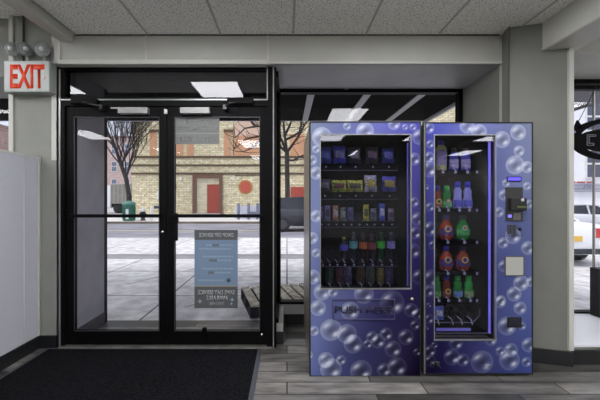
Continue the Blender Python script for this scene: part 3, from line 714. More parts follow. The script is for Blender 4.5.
bottle('bleach_bottle', px(467.6,2.6), zrow(208.3), wpx(27), wpx(4.6), (160,164,226), (80,84,200), (60,60,200), 'white blue bottle with blue cap, rightmost on the second shelf', 'bottle', GR, shape='waist')
bottle('detergent_jug', px(446,2.6), zrow(240.3), wpx(25), wpx(7.0), OR, (70,40,120), (44,36,100), 'round orange detergent jug with yellow emblem on the third shelf', 'jug', GR, shape='jug', emblem=(wpx(3.4),YEL,BLU,.46))
bottle('detergent_jug', px(462.7,2.6), zrow(240.3), wpx(25), wpx(6.8), GRN, (60,180,80), (30,60,40), 'round green detergent jug on the third shelf', 'jug', GR, shape='jug', emblem=(wpx(2.6),(210,225,200),(200,90,60),.5))
bottle('detergent_jug', px(446,2.6), zrow(271.3), wpx(25), wpx(7.0), (158,54,24), (70,40,120), (50,44,150), 'round orange detergent jug, left of two on the fourth shelf', 'jug', GR, shape='jug', emblem=(wpx(3.4),YEL,BLU,.46))
bottle('detergent_jug', px(462.7,2.6), zrow(271.3), wpx(25), wpx(7.0), (146,56,28), (70,40,120), (36,34,90), 'round orange detergent jug, right of two on the fourth shelf', 'jug', GR, shape='jug', emblem=(wpx(3.4),YEL,BLU,.46))
bottle('detergent_bottle', px(436.8,2.6), zrow(298.3), wpx(23), wpx(4.2), (40,140,56), (90,160,80), (40,150,60), 'green detergent bottle partly hidden at the left end of the fifth shelf', 'bottle', GR, shape='waist')
bottle('detergent_bottle', px(446.5,2.6), zrow(298.3), wpx(23), wpx(4.3), (120,44,30), (120,50,40), (40,40,150), 'dark orange detergent bottle with blue cap on the fifth shelf', 'bottle', GR, shape='waist', emblem=(wpx(2.8),YEL,(40,50,90),.3))
bottle('detergent_bottle', px(457.6,2.6), zrow(298.3), wpx(23), wpx(4.8), GRN, (110,150,220), (46,180,70), 'green detergent bottle with pale blue label on the fifth shelf', 'bottle', GR, shape='waist')
bottle('detergent_bottle', px(468.6,2.6), zrow(298.3), wpx(23), wpx(4.8), (44,160,62), (140,170,100), (46,180,70), 'green detergent bottle with olive label at the right end of the fifth shelf', 'bottle', GR, shape='waist')
bag('detergent_pouch', px(439,2.6), zrow(321), wpx(9.5), wpx(14), (60,84,180), (210,210,215), 'small blue detergent pouch with white print on the lowest shelf', 'pouch', GR, t=.03)

# ------------------------------------------------------------------ entrance mat
r = empty('entrance_mat', (-1.12, 2.28, 0)); tag(r, 'black ribbed entrance mat on the floor before the glass doors', 'mat')
M_mat = mat('mat_pile', (16,16,19), 1.0, noise=1.0, nscale=75, bump=.5, spec=.1, detail=3)
L(MB().box(-2.0, -.245, 1.62, 2.855, 0.001, .009).build('pile', M_mat), r)
m = MB(); m.box(-2.03, -2.0, 1.59, 2.885, 0.001, .006); m.box(-.245, -.212, 1.59, 2.885, 0.001, .006); m.box(-2.0, -.245, 2.855, 2.885, 0.001, .006); m.box(-2.0, -.245, 1.59, 1.62, 0.001, .006)
L(m.build('rubber_border', mat('mat_border', (62,64,70), .5)), r)

# ------------------------------------------------------------------ exit sign with lamp heads
def exit_sign():
    SY = D-.10; x0, x1, z0, z1 = px(3.5,SY), px(49.5,SY), ph(92,SY), ph(60.5,SY)
    r = empty('exit_sign', ((x0+x1)/2, D, z0)); tag(r, 'white exit sign with red lettering and three round emergency lamps on the left column', 'exit sign')
    M_h = mat('sign_housing', (150,154,149), .4)
    L(MB().box(x0, x1, SY+.004, D-.002, z0, z1).build('housing', M_h, None, .004), r)
    f = MB().box(x0+.008, x1-.006, SY, SY+.004, z0+.008, z1-.008).build('face', mat('sign_face', (158,164,159), .35), None); L(f, r)
    o = text('exit_lettering', 'EXIT', mat('sign_red', (204,56,22), .4, emit=.25), None, px(27.3,SY), SY-.001, ph(76.5,SY), (89-65)*SY/FX, 34.5*SY/FX, bold=.035); L(o, r)
    m = MB(); ax = px(45.5,SY); az = ph(77,SY); s_ = .012
    m.bar((ax-s_, SY-.001, az+s_*1.4), (ax+s_*.3, SY-.001, az), .0035, .001); m.bar((ax-s_, SY-.001, az-s_*1.4), (ax+s_*.3, SY-.001, az), .0035, .001)
    L(m.build('arrow', mat('sign_red', (204,56,22))), r)
    for cx, cy, yaw, rr in ((8.5, 47.5, .35, 7.2), (22, 47.5, .95, 7.0), (40, 48, .30, 7.4)):
        zc = ph(cy,SY); xc = px(cx,SY); R = rr*SY/FX; yc = SY+.03
        a = Matrix.Translation((xc, yc, zc)) @ Matrix.Rotation(yaw, 4, 'Z')
        def tf(mb):
            mb.v = [tuple(a @ Vector(v)) for v in mb.v]; return mb
        hd = tf(MB().lathe([(0,.045),(R*.5,.042),(R*.85,.02),(R,-.004),(R*.92,-.010),(R*.9,-.002)], n=24, axis='y')).build('lamp_head', M_h, None); L(hd, r)
        ln = tf(MB().lathe([(R*.9,-.004),(R*.6,-.016),(R*.25,-.022),(0,-.023)], n=24, axis='y')).build('lens', mat('faceted_lens', (150,155,155), .3, noise=.5, nscale=150, bump=.8), None)
        ln.parent = hd
        bl = tf(MB().lathe([(R*.32,-.023),(R*.28,-.03),(0,-.032)], n=12, axis='y')).build('bulb', M_white, None); bl.parent = hd
        L(MB().tube([(xc, yc+.02, zc-R*.6), (xc+.01, yc+.02, z1+.03), (xc+.012, yc+.02, z1-.002)], [.012,.014,.018], 10).build('swivel_stem', M_h, None), r)
exit_sign()

# cable and conduit by the pillar top, wires at left
tag(MB().tube([(px(509,2.69), 2.685, CH-.002), (px(509,2.69), 2.69, 2.3), (px(509.2,2.69), 2.69, 1.2), (px(509.5,2.69), 2.685, .02)], .006, 8).build('wall_cable', mat('cable_dark', (70,70,70), .5), None), 'thin dark cable running down the edge of the right pillar', 'cable')
tag(MB().tube([(px(24.5,D), D-.012, CL), (px(24.5,D), D-.012, ph(60,D-.1)+.002)], .008, 8).build('conduit', mat('conduit_dark', (62,62,60), .5), None), 'dark vertical conduit on the column above the exit sign', 'conduit')

# ------------------------------------------------------------------ posters on the door glass
def sheet(x0, x1, y0, y1, Y, t, m, name, parent): return MB().box(px(x0,D), px(x1,D), Y, Y+t, ph(y1,D), ph(y0,D)).build(name, m, parent)
PY = D+.008
r = empty('notice_poster', (px(216,D), PY, ph(308,D))); tag(r, 'tall blue and grey poster on the right door glass with mirrored DROP OFF SERVICE', 'poster')
L(sheet(194.2, 237.6, 230, 308.4, PY, .003, mat('poster_blue', (104,124,146), .6), 'sheet', None), r)
L(sheet(194.2, 237.6, 230, 240, PY-.001, .001, mat('poster_grey', (74,76,78), .6), 'header_band', None), r)
L(sheet(194.2, 237.6, 286.8, 308.4, PY-.001, .001, mat('poster_grey', (74,76,78)), 'footer_band', None), r)
L(sheet(194.2, 237.6, 286.2, 286.9, PY-.0012, .001, mat('poster_gold', (150,130,90), .6), 'gold_rule', None), r)
MI = mat('poster_ink_light', (150,152,152), .6)
def pt(s, x, y, wd, h, bold=.0): L(text('lettering', s, MI, None, px(x,D), PY-.002, ph(y,D), h*D/FX, wd*D/FX, mirror=True, bold=bold), r)
pt('DROP OFF SERVICE', 216, 235, 34.5, 4.0, .02)
pt('SAME DAY SERVICE', 216, 292.5, 37, 4.6, .03); pt('AVAILABLE', 217, 298, 22, 4.4, .03); pt('7 DAYS A WEEK', 216.5, 303.6, 15, 2.8, .0)
m = MB(); mb2 = MB()
random.seed(3)
for y, xa_, xb_ in ((245.3,206,233),(249,199,231),(256.7,203,233),(260.5,213,231),(268.8,202,233),(272.8,210,231),(280.5,198,224)):
    x = xa_; m = MB()
    while x < xb_-1:
        w_ = random.uniform(1.5,4.5); x2 = min(x+w_, xb_); m.box(px(x,D), px(x2,D), PY-.0016, PY-.0004, ph(y+.7,D), ph(y-.7,D)); x = x2+.8
    L(m.build('print_line', mat('poster_print', (128,144,162), .6)), r)
for x0_, x1_, y in ((212,219,245.3),(209,217,260.5),(208,214,272.8)): L(MB().box(px(x0_,D), px(x1_,D), PY-.0022, PY-.0004, ph(y+1.4,D), ph(y-1.4,D)).build('highlight_box', mat('poster_grey2', (88,96,104), .6)), r)
L(MB().lathe([(0,-.001),(.018,-.001),(.018,0),(0,0)], (px(228.5,D), PY-.001, ph(280.3,D)), 16, axis='y').build('round_mark', mat('poster_dark', (60,74,78), .6)), r)
def star(cx, cz, R, Y):
    P = []
    for k in range(8):
        a = math.pi*k/4; q = R if k % 2 == 0 else R*.3; P.append((cx+q*math.sin(a), cz+q*math.cos(a)))
    return MB().prism(P, Y, Y+.001)
L(star(px(199.7,D), ph(301.5,D), .024, PY-.002).build('star', MI), r); L(star(px(232,D), ph(300,D), .02, PY-.002).build('star', mat('poster_pale_blue', (150,176,200), .6)), r)
L(star(px(231.3,D), ph(304,D), .014, PY-.002).build('star', mat('poster_pale_blue', (150,176,200))), r)

r = empty('notice_sticker', (px(197,D), PY, ph(144,D))); tag(r, 'smoky grey sticker at the top of the right door glass with mirror writing', 'sticker')
M_smoke = bpy.data.materials.new('smoky_film'); M_smoke.use_nodes = True
nn_ = M_smoke.node_tree.nodes; ll_ = M_smoke.node_tree.links; pb = nn_['Principled BSDF']; pb.inputs['Base Color'].default_value = (*lin((112,114,112)), 1); pb.inputs['Roughness'].default_value = .6; pb.inputs['Alpha'].default_value = .93
L(sheet(175, 219.2, 117.3, 144, PY, .002, M_smoke, 'film', None), r)
L(sheet(175, 219.2, 132.9, 133.5, PY-.0008, .0008, mat('film_line', (150,150,146), .6), 'dividing_line', None), r)
MI2 = mat('film_ink', (132,132,130), .6)
for s, x, y, wd, h in (('DIFFERENT', 197, 121.6, 23, 4.2), ('VENDING MACHINE', 197, 128.2, 38.5, 4.6), ('WE ACCEPT EBT', 196.5, 139, 35, 4.6)):
    L(text('lettering', s, MI2, None, px(x,D), PY-.001, ph(y,D), h*D/FX, wd*D/FX, mirror=True, bold=.02), r)

# ------------------------------------------------------------------ oval hanging sign in the right window
OY = BW-.12
r = empty('hanging_sign', (px(612,OY), OY, ph(160,OY))); tag(r, 'large black oval sign hanging in the right window, seen from behind', 'sign')
cx, cz = px(615,OY), ph(139,OY); a_, b_ = 44*OY/FX, 21.5*OY/FX
def ell(sc, sq=1): return [(cx+a_*sc*math.cos(t), cz+b_*sc*sq*math.sin(t)) for t in [2*math.pi*k/48 for k in range(48)]]
def ring(o_, i_, y0, y1):
    n = len(o_); m = MB(); vs = [(x, y0, z) for x, z in o_]+[(x, y0, z) for x, z in i_]+[(x, y1, z) for x, z in o_]+[(x, y1, z) for x, z in i_]; fs = []
    for k in range(n):
        j = (k+1) % n; fs += [(k, j, n+j, n+k), (2*n+k, 3*n+k, 3*n+j, 2*n+j), (k, 2*n+k, 2*n+j, j), (n+k, n+j, 3*n+j, 3*n+k)]
    return m.add(vs, fs)
M_sign = mat('sign_black', (6,6,8), .8, spec=.1)
L(ring(ell(1), ell(.80,.78/.80), OY, OY+.03).build('oval_frame', M_sign), r)
L(MB().prism([(cx+a_*.86*math.cos(t), cz-.01+b_*.56*math.sin(t)) for t in [2*math.pi*k/32 for k in range(32)]], OY+.005, OY+.025).build('backing_plate', M_sign), r)
L(MB().prism([(px(573.5,OY),ph(131,OY)),(px(578,OY),ph(120,OY)),(px(583,OY),ph(127,OY))], OY, OY+.02).build('finial', M_sign), r)
L(ring([(px(x,OY),ph(y,OY)) for x, y in ((587,134.5),(596,134.5),(596,136.5),(589.5,136.5),(589.5,143),(594,143),(594,145.5),(587,145.5))],
       [(px(x,OY),ph(y,OY)) for x, y in ((587.5,135),(595.5,135),(595.5,136),(589,136),(589,143.5),(593.5,143.5),(593.5,145),(587.5,145))], OY-.004, OY+.005).build('tube_letter', mat('tube_pale', (120,116,130), .4)), r)
for x0_, y0_, x1_, y1_ in ((579,122,601,80),(640,122,655,80)):
    L(MB().tube([(px(x0_,OY), OY+.01, ph(y0_,OY)), (px(x1_,OY), OY+.01, 2.41)], .003, 6).build('hanging_wire', M_sign), r)
L(MB().lathe([(0,-.004),(.011,-.004),(.011,0),(0,0)], (px(574.5,OY), OY, ph(132,OY)), 12, axis='y').build('grommet', mat('grommet', (170,160,220), .4)), r)
r = MB().box(px(594.2,3.25), px(640,3.25), 3.2, 3.3, .153, ph(268,3.25)).build('speaker_box', M_dark, None, .006)
tag(r, 'plain black box standing on the white sill of the right window', 'box'); r.name = 'black_box'

# ------------------------------------------------------------------ outside ground
def hx(x): t = min(1, max(0, (x-3.3)/2.6)); return -.3*t*t*(3-2*t)
def ground(name, x0, x1, y0, y1, z, m, nx=60, thick=.15, kind='structure'):
    mb = MB(); vs = []; fs = []
    for j, y in enumerate((y0, y1)):
        for i in range(nx+1):
            x = x0+(x1-x0)*i/nx; vs.append((x, y, z+hx(x)))
    for j, y in enumerate((y0, y1)):
        for i in range(nx+1):
            x = x0+(x1-x0)*i/nx; vs.append((x, y, z-thick+hx(x)))
    n = nx+1
    for i in range(nx): fs += [(i, i+1, n+i+1, n+i), (2*n+i, 3*n+i, 3*n+i+1, 2*n+i+1), (i, 2*n+i, 2*n+i+1, i+1), (n+i, n+i+1, 3*n+i+1, 3*n+i)]
    mb.add(vs, fs); o = mb.build(name, m); o['kind'] = kind; return o
ground('ground_sidewalk', -28, 28, 3.561, 11.3, -.005, M_walk, 112)
struct('floor_entry', MB().box(-1.95, -.1, 2.99, 3.56, -.1, -.004), mat('entry_concrete', (150,150,156), .8, noise=.15, nscale=5))
ground('ground_kerb', -28, 28, 11.3, 11.45, -.002, mat('kerb_stone', (170,170,172), .85, noise=.1, nscale=3), 112)
ground('ground_road', -60, 60, 11.45, 20, -.11, M_road, 240)
ground('ground_road_line', -28, 28, 15.0, 15.2, -.108, mat('faded_yellow_line', (196,186,150), .9, noise=.2, nscale=6), 112, .01)
ground('ground_concrete_strip', -28, 28, 11.45, 11.9, -.106, mat('gutter_concrete', (178,178,182), .9, noise=.12, nscale=2, stretch=(.4,1,1)), 112, .01)
ground('ground_far_kerb', -28, 28, 19.7, 20.0, .0, mat('far_kerb', (112,100,88), .9, noise=.3, nscale=2, stretch=(.4,1,1)), 112)
ground('ground_far_sidewalk', -28, 28, 20, 27.2, .0, mat('far_walk', (206,204,204), .9, noise=.08, nscale=1), 112)
ground('ground_patch', -28, 4, 7.3, 7.95, -.003, mat('tar_patch', (132,132,136), .9, noise=.25, nscale=3, stretch=(.5,1,1)), 60, .01)
g = MB().box(-90, 90, 27.2, 130, -.4, -.05); o = g.build('ground_far', mat('far_ground', (176,176,178), .9)); o['kind'] = 'structure'
# cracks across the slabs
for k, (x0_, y0_, x1_, y1_) in enumerate(((-1.2,4.0,-.1,5.7),(-2.4,5.1,-1.3,6.9),(-.9,5.6,3.0,5.35))):
    o = MB().bar((x0_, y0_, -.0045), (x1_, y1_, -.0045), .007, .001).build('ground_crack', mat('crack', (96,96,100), .9)); o['kind'] = 'structure'

# canopy over the sidewalk
r = empty('shop_canopy', (-1.5, 3.6, 2.5)); tag(r, 'dark metal canopy over the sidewalk with pale strips underneath', 'canopy')
CZ = 2.5
L(MB().box(-6.2, 2.17, 3.61, 5.32, CZ, CZ+.10).build('deck', mat('canopy_dark', (16,16,17), .9, noise=.15, nscale=2, spec=.02)), r)
L(MB().box(-6.2, 2.17, 5.32, 5.36, CZ-.0, CZ+.14).build('front_edge', mat('canopy_edge', (120,118,140), .5)), r)
M_strip = mat('canopy_strip', (150,152,156), .5)
for X in (.28, .94, 1.58): L(MB().box(X-.042, X+.042, 3.62, 5.31, CZ-.012, CZ).build('pale_strip', M_strip), r)
L(MB().box(2.13, 2.17, 3.61, 5.36, CZ-.04, CZ).build('end_trim', M_strip), r)
# canopy of right bay
r = empty('shop_awning', (4.3, 3.6, 2.4)); tag(r, 'grey awning with a pale sloping edge outside the right window', 'awning')
L(MB().prism([(2.3, 2.48),(6.2,2.48),(6.2,2.55),(2.3,2.55)], 3.61, 4.4).build('deck', mat('awning_grey', (100,100,112), .6)), r)
L(MB().bar((3.6, 4.42, ph(113,4.42)), (6.2, 4.42, ph(113,4.42)+.85), .05, .02).build('sloping_edge', M_strip), r)

# ------------------------------------------------------------------ pallet
u = Vector((-.26, .966, 0)).normalized(); v = Vector((.966, .26, 0)).normalized(); c0 = Vector((-.39, 3.62, 0)); wz = Vector((0,0,1))
r = empty('wooden_pallet', c0); tag(r, 'weathered dark wooden pallet lying on the sidewalk outside the window', 'pallet')
M_slat = mat('pallet_wood', (206,198,178), .85, c2=(120,116,108), nscale=9, stretch=(2,2,2)); M_slat2 = mat('pallet_wood_dark', (40,42,50), .8, noise=.3, nscale=12)
LU, LV = .80, 1.15
for k in range(9):
    o_ = c0+v*(.06+k*(LV-.12)/8); L(MB().obox(o_+u*LU/2+wz*.125, u*LU/2, v*.048, wz*.010).build('deck_board', M_slat), r)
for k in range(3):
    o_ = c0+u*(.04+k*(LU-.08)/2); L(MB().obox(o_+v*LV/2+wz*.062, v*LV/2, u*.03, wz*.052).build('stringer', M_slat2), r)
for k in range(3):
    o_ = c0+v*(.05+k*(LV-.1)/2); L(MB().obox(o_+u*LU/2+wz*.004, u*LU/2, v*.05, wz*.008).build('bottom_board', M_slat2), r)

# ------------------------------------------------------------------ brick building opposite
BY = 27.0
def bx(x): return px(x, BY)
def bz(y): return ph(y, BY)
r = empty('brick_building', (0, BY, 0)); tag(r, 'cream brick building across the street with brown bands and bricked up openings', 'building')
XL = bx(132)
L(MB().box(XL, 17, BY, BY+14, -.1, 11).build('wall', M_brick), r)
for y0, y1 in ((156,158.2),(164.4,166.2),(172.6,174.6)): L(MB().box(XL-.06, 17, BY-.07, BY, bz(y1), bz(y0)).build('brick_band', M_brickband), r)
L(MB().box(XL-.1, 17.1, BY-.1, BY+14.1, 11, 11.25).build('coping', M_brickband), r)
M_or = mat('infill_orange', (200,152,118), .9, noise=.08, nscale=3); M_sal = mat('salmon_infill_reflection', (212,182,162), .9, noise=.08, nscale=2)
for x0, x1, y0, y1 in ((150,156.3,132,156),(175.2,183,131,156),(187.2,193.6,131,156),(224,230.6,132,156),(290,304.5,134,157),(318,332,134,157)):
    L(MB().box(bx(x0), bx(x1), BY-.04, BY, bz(y1), bz(y0)).build('bricked_window', M_or), r)
for x0, x1 in ((149.5,158.5),(224,233)): L(MB().box(bx(x0), bx(x1), BY-.09, BY, bz(132), bz(129.7)).build('lintel', M_brickband), r)
def arch(x0, x1, y0, y1, yk):  # x range, bottom y1, spring yk, top y0
    cxx = (x0+x1)/2; P = [(bx(x0), bz(y1)), (bx(x0), bz(yk))]+[(bx(cxx-(x1-x0)/2*math.cos(t)), bz(yk-(yk-y0)*math.sin(t))) for t in [math.pi*k/14 for k in range(1, 14)]]+[(bx(x1), bz(yk)), (bx(x1), bz(y1))]
    return P
ao = arch(233,261,118.6,156,131); ai = arch(234.3,259.7,120.2,156,131.5)
L(MB().prism(ao, BY-.08, BY-.0).build('arch_surround', mat('arch_brown', (150,112,84), .9, noise=.15, nscale=6)), r)
L(MB().prism(ai, BY-.1, BY-.07).build('arched_infill', M_or), r)
L(MB().prism([p for p in arch(234.3,259.7,120.2,136,128)], BY-.115, BY-.1).build('upper_infill', M_sal), r)
L(MB().box(bx(246.5), bx(258), BY-.125, BY-.11, bz(148), bz(142.7)).build('patch', M_sal), r)  # ceiling light reflected in the door glass, painted as a pale patch
# doorway
fr = MB().box(bx(193), bx(196.8), BY-.18, BY, -.05, bz(175)).box(bx(219.5), bx(222.5), BY-.18, BY, -.05, bz(175)).box(bx(196.8), bx(219.5), BY-.18, BY, bz(178.2), bz(175)).build('door_surround', mat('surround_brown', (112,82,70), .85, noise=.1, nscale=4)); L(fr, r)
L(MB().box(bx(196.8), bx(219.5), BY-.03, BY, -.05, bz(178.2)).build('recess_infill', brickmat('pale_infill', (226,218,190), (206,196,166), (190,182,160), .42, .13, .02, 'xz', .9, .1, 0, 2, .5, 0)), r)
dr = MB().box(bx(208.5), bx(219.5), BY-.07, BY-.03, -.0, bz(185.3)).build('red_door', mat('door_red', (160,66,52), .6, noise=.08, nscale=3)); L(dr, r)
L(MB().box(bx(207.3), bx(208.4), BY-.08, BY-.03, 0, bz(184.5)).box(bx(207.3), bx(219.5), BY-.08, BY-.03, bz(185.3), bz(184.4)).build('door_trim', mat('trim_rust', (150,84,64), .7)), r)
L(MB().box(bx(195), bx(221), BY-.8, BY-.19, 0, .22).build('doorstep', mat('step_grey', (176,172,168), .9)), r)
for cxp in (169.5, 245.5):
    L(MB().lathe([(0,-.06),(.56,-.06),(.56,0),(0,0)], (bx(cxp), BY, bz(187)), 20, axis='y', smooth=False).build('round_surround', mat('surround_ochre', (176,128,72), .9)), r)
    L(MB().lathe([(0,-.09),(.46,-.09),(.46,-.05),(0,-.05)], (bx(cxp), BY, bz(187)), 8, axis='y', smooth=False).build('round_window', mat('round_red', (186,84,66), .7, noise=.06, nscale=3)), r)
for cxp in (181.8, 234): L(MB().box(bx(cxp-1), bx(cxp+1), BY-.25, BY, bz(180.2), bz(177.5)).build('wall_lamp', M_white), r)
dn = MB().box(bx(290.5), bx(304), BY-.08, BY, -.05, bz(187)).build('shutter', mat('door_red', (160,66,52))); L(dn, r)
L(MB().box(bx(157), bx(159.5), BY-.05, BY, bz(199), bz(191)).build('notice', M_white), r)
L(MB().box(bx(154), bx(161), BY-.05, BY, bz(208.5), bz(206)).build('plate', mat('plate_navy', (44,50,70), .5)), r)
L(MB().box(bx(235), bx(262), BY-.03, BY, bz(189.2-100+100)*0+bz(176), bz(175.4)).build('pipe', M_brickband), r)

# white barrier with bollards
def at(x, y, Z): return (px(x,Z), Z, ph(y,Z))
Zb = 22.6
r = empty('concrete_barrier', (px(248,Zb), Zb, 0)); tag(r, 'white low barrier on the far sidewalk beside the brick building', 'barrier')
L(MB().prism([(px(235,Zb),0),(px(235.5,Zb),ph(206,Zb)),(px(266,Zb),ph(206,Zb)),(px(266,Zb),0)], Zb, Zb+.5).build('block', mat('barrier_white', (190,193,208), .7, noise=.08, nscale=3)), r)
L(MB().box(px(249,Zb), px(259,Zb), Zb-.03, Zb, .15, ph(211.5,Zb)).build('recess_panel', mat('barrier_shade', (120,124,140), .7)), r)
for i, xq in enumerate((238.5, 248.5, 257.5)):
    b = MB().lathe([(.09,0),(.09,ph(203.6,22)),(.06,ph(203.2,22)),(0,ph(203.1,22))], (px(xq,22), 22, 0), 12).build('bollard', mat('bollard_grey', (104,110,130), .5), None)
    tag(b, 'grey steel bollard before the white barrier, '+('leftmost of three','middle of three','rightmost of three')[i], 'bollard', 'bollards by the barrier')

# trash bin, hydrant, post
Zt = 20.6
r = empty('trash_bin', (px(129,Zt), Zt, 0)); tag(r, 'green ribbed round street litter bin with domed lid', 'litter bin')
Mg = mat('bin_green', (38,104,86), .5, noise=.1, nscale=6); R = 6*Zt/FX; H = ph(205,Zt)
m = MB()
m.lathe([(R*.86,0),(R*.92,.05),(R,H*.95),(R*.95,H)], n=24)
for k in range(24):
    t = 2*math.pi*k/24; m.bar((R*.95*math.cos(t), R*.95*math.sin(t), .05), (R*1.02*math.cos(t), R*1.02*math.sin(t), H*.9), .012)
m.build('body', Mg, r); MB().lathe([(R*1.06,H),(R*1.08,H+.06),(R*.9,H+.16),(R*.45,H+.24),(0,H+.26)], n=24).build('lid', mat('bin_lid', (70,120,108), .5), r)
MB().box(-.02, .14, -R*1.06, -R*.98, .12, .72).build('white_label', M_white, r)
Zh = 20.8
r = empty('fire_hydrant', (px(143,Zh), Zh, 0)); tag(r, 'black fire hydrant with a silver cap on the far sidewalk', 'fire hydrant')
Mh = mat('hydrant_black', (26,26,30), .5)
MB().lathe([(.17,0),(.17,.05),(.12,.06),(.12,.5),(.15,.52),(.15,.56)], n=16).build('barrel', Mh, r)
MB().lathe([(.15,.56),(.13,.68),(.07,.76),(.03,.78),(.03,.84),(0,.84)], n=16).build('bonnet', mat('hydrant_silver', (190,190,194), .4), r)
MB().lathe([(.06,-.2),(.06,.2)], (0,0,.42), 10, axis='x').lathe([(0,-.2),(.075,-.2),(.075,-.16)], (0,0,.42), 10, axis='x').build('nozzle', Mh, r)
b = MB().lathe([(.10,0),(.10,.72),(.07,.80),(0,.82)], (px(151.5,21), 21, 0), 14).build('bollard', mat('bollard_pale', (206,208,206), .6)); tag(b, 'short pale round bollard just right of the hydrant', 'bollard')

# ------------------------------------------------------------------ trees
def tree(name, label, base, trunk, r0, seed, n_main, spread, depth=4, blen=1.6, down=.0, pts0=None):
    rnd = random.Random(seed); r = empty(name, base); tag(r, label, 'tree', 'bare street trees')
    mt = MB(); mbr = MB(); ends = []
    p = Vector((0,0,0)); P = [p.copy()]
    for q in trunk: P.append(Vector(q))
    mt.tube(P, [r0*(1-.45*i/(len(P)-1)) for i in range(len(P))], 8); mt.build('trunk', mat('bark', (52,46,46), .9, noise=.3, nscale=8), r)
    def branch(p, d, ln, rad, lev):
        n = 4; pts = [p.copy()]; dd = d.copy()
        for i in range(n):
            dd = (dd+Vector((rnd.uniform(-.22,.22), rnd.uniform(-.22,.22), rnd.uniform(-.10,.18)))).normalized(); pts.append(pts[-1]+dd*ln/n)
        mbr.tube(pts, [rad*(1-.5*i/n) for i in range(n+1)], 5 if lev < 2 else 4, caps=False)
        if lev >= depth: return
        for k in range(3 if lev < 2 else 4):
            q = pts[rnd.randint(1, n)]; nd = (dd+Vector((rnd.uniform(-1,1), rnd.uniform(-1,1), rnd.uniform(-.35,.8)))*spread).normalized()
            branch(q, nd, ln*rnd.uniform(.55,.8), rad*.6, lev+1)
    for k in range(n_main):
        i = rnd.randint(max(1, len(P)-3), len(P)-1); q = P[i]; a = 2*math.pi*k/n_main+rnd.uniform(-.4,.4)
        branch(q, Vector((math.cos(a)*spread, math.sin(a)*spread*.7, rnd.uniform(.5,1.0))).normalized(), blen*rnd.uniform(.8,1.2), r0*.26, 1)
    branch(P[-1], (P[-1]-P[-2]).normalized(), blen*1.1, r0*.45, 1)
    mbr.build('branches', mat('bark', (52,46,46)), r); return r
Z1 = 22.4
tb = Vector((px(129.5,Z1), Z1, 0)); tt = [Vector(at(x, y, Z1))-tb for x, y in ((129,196),(126,178),(121,165),(117,152))]
tree('street_tree', 'bare leaning street tree at the left corner of the brick building', tb, tt, .19, 11, 13, .42, 5, 3.2)
Z2 = 20.8
tb = Vector((px(287.5,Z2), Z2, 0)); tt = [Vector(at(x, y, Z2))-tb for x, y in ((287.5,190),(287,165),(287,152))]
r = empty('street_tree', tb); tag(r, 'bare street tree with a straight dark trunk behind the dark parked car', 'tree', 'bare street trees')
MB().tube([Vector((0,0,0))]+tt, [.17,.15,.14,.13], 8).build('trunk', mat('bark', (52,46,46)), r)
m = MB(); rnd = random.Random(5)
for pts in (((287,153),(284,130),(283,112),(281,95)), ((287,152),(292,146),(298,138),(304,128),(309,116)), ((286.5,152),(280,147),(274,140),(268,136)), ((287,160),(293,161),(299,158),(304,156)),
            ((286,150),(280,137),(276,128),(270,118)), ((284,137),(289,128),(293,118),(296,105)), ((285,140),(293,137),(300,133),(306,125)), ((298,138),(301,126),(303,115)), ((283,118),(288,108),(290,98)), ((280,137),(279,124),(277,112)), ((292,121),(297,116),(301,108)), ((272,136),(260,137),(248,140),(236,151)), ((272,128),(258,127),(246,130),(237,140)), ((262,137),(254,148),(244,153)), ((256,127),(248,118),(240,116))):
    P = [Vector(at(x, y, Z2))-tb+Vector((0,(i*.25)*(1 if len(m.v) % 3 else -1),0)) for i, (x, y) in enumerate(pts)]
    m.tube(P, [.09*(1-.7*i/(len(P)-1)) for i in range(len(P))], 6, caps=False)
    for k in range(7):
        q = P[rnd.randint(1, len(P)-1)]; d_ = Vector((rnd.uniform(-1,1), rnd.uniform(-.6,.6), rnd.uniform(-.2,1))).normalized()
        m.tube([q, q+d_*.5, q+d_*1.0+Vector((rnd.uniform(-.2,.2),0,.15))], [.025,.018,.01], 4, caps=False)
m.build('branches', mat('bark', (52,46,46)), r)

# ------------------------------------------------------------------ far buildings
def block(label, x0, x1, y, dep, h, m, cols, rowsz, ww, wh, mw, cat='building', name='apartment_building', base=0):
    r = empty(name, ((x0+x1)/2, y, 0)); tag(r, label, cat)
    L(MB().box(x0, x1, y, y+dep, base-.4, h).build('wall', m), r); L(MB().box(x0-.15, x1+.15, y-.2, y+dep, h, h+.35).build('cornice', mat('cornice', (150,130,124), .8)), r)
    for z in rowsz:
        for k in range(cols):
            xc = x0+(x1-x0)*(k+.5)/cols
            f = MB().rect(xc-ww/2, xc+ww/2, y-.08, y-.0, z, z+wh, .10).box(xc-ww/2, xc+ww/2, y-.06, y-.02, z+wh*.48, z+wh*.54).build('window', M_white); L(f, r)
            g_ = MB().box(xc-ww/2+.1, xc+ww/2-.1, y-.05, y-.02, z+.1, z+wh-.1).build('pane', mw); g_.parent = f
    return r
M_pane = mat('far_pane', (120,128,150), .2); M_pane2 = mat('far_pane_dark', (84,88,104), .2)
block('pale pink brick apartment house far down the street at left', -42, -21, 62, 12, ph(138,62), M_pinkwall, 9, (3.2, 6.4, 9.6), 1.1, 1.9, M_pane)
block('reddish brick apartment house beyond the left window', -62, -37, 41, 12, ph(122,41), M_brick_red, 9, (2.2, 5.4), 1.3, 2.0, M_pane)
M_wb = mat('white_render', (236,236,242), .8, noise=.04, nscale=2)
r = block('white rendered building with tall windows opposite the right window', 18, 40, 24.5, 10, 12.0, M_wb, 8, (2.8, 6.2), 1.3, 2.1, M_pane2)
t_ = text('shop_lettering', '398', mat('sign_grey', (110,112,140), .6), None, px(587,24.3), 24.28, ph(186,24.3), .30, .55); L(t_, r)
m = MB()
for k in range(6): m.box(px(573,24.3), px(604,24.3), 24.2, 24.3, ph(191.5,24.3)+k*.10, ph(191.5,24.3)+k*.10+.045)
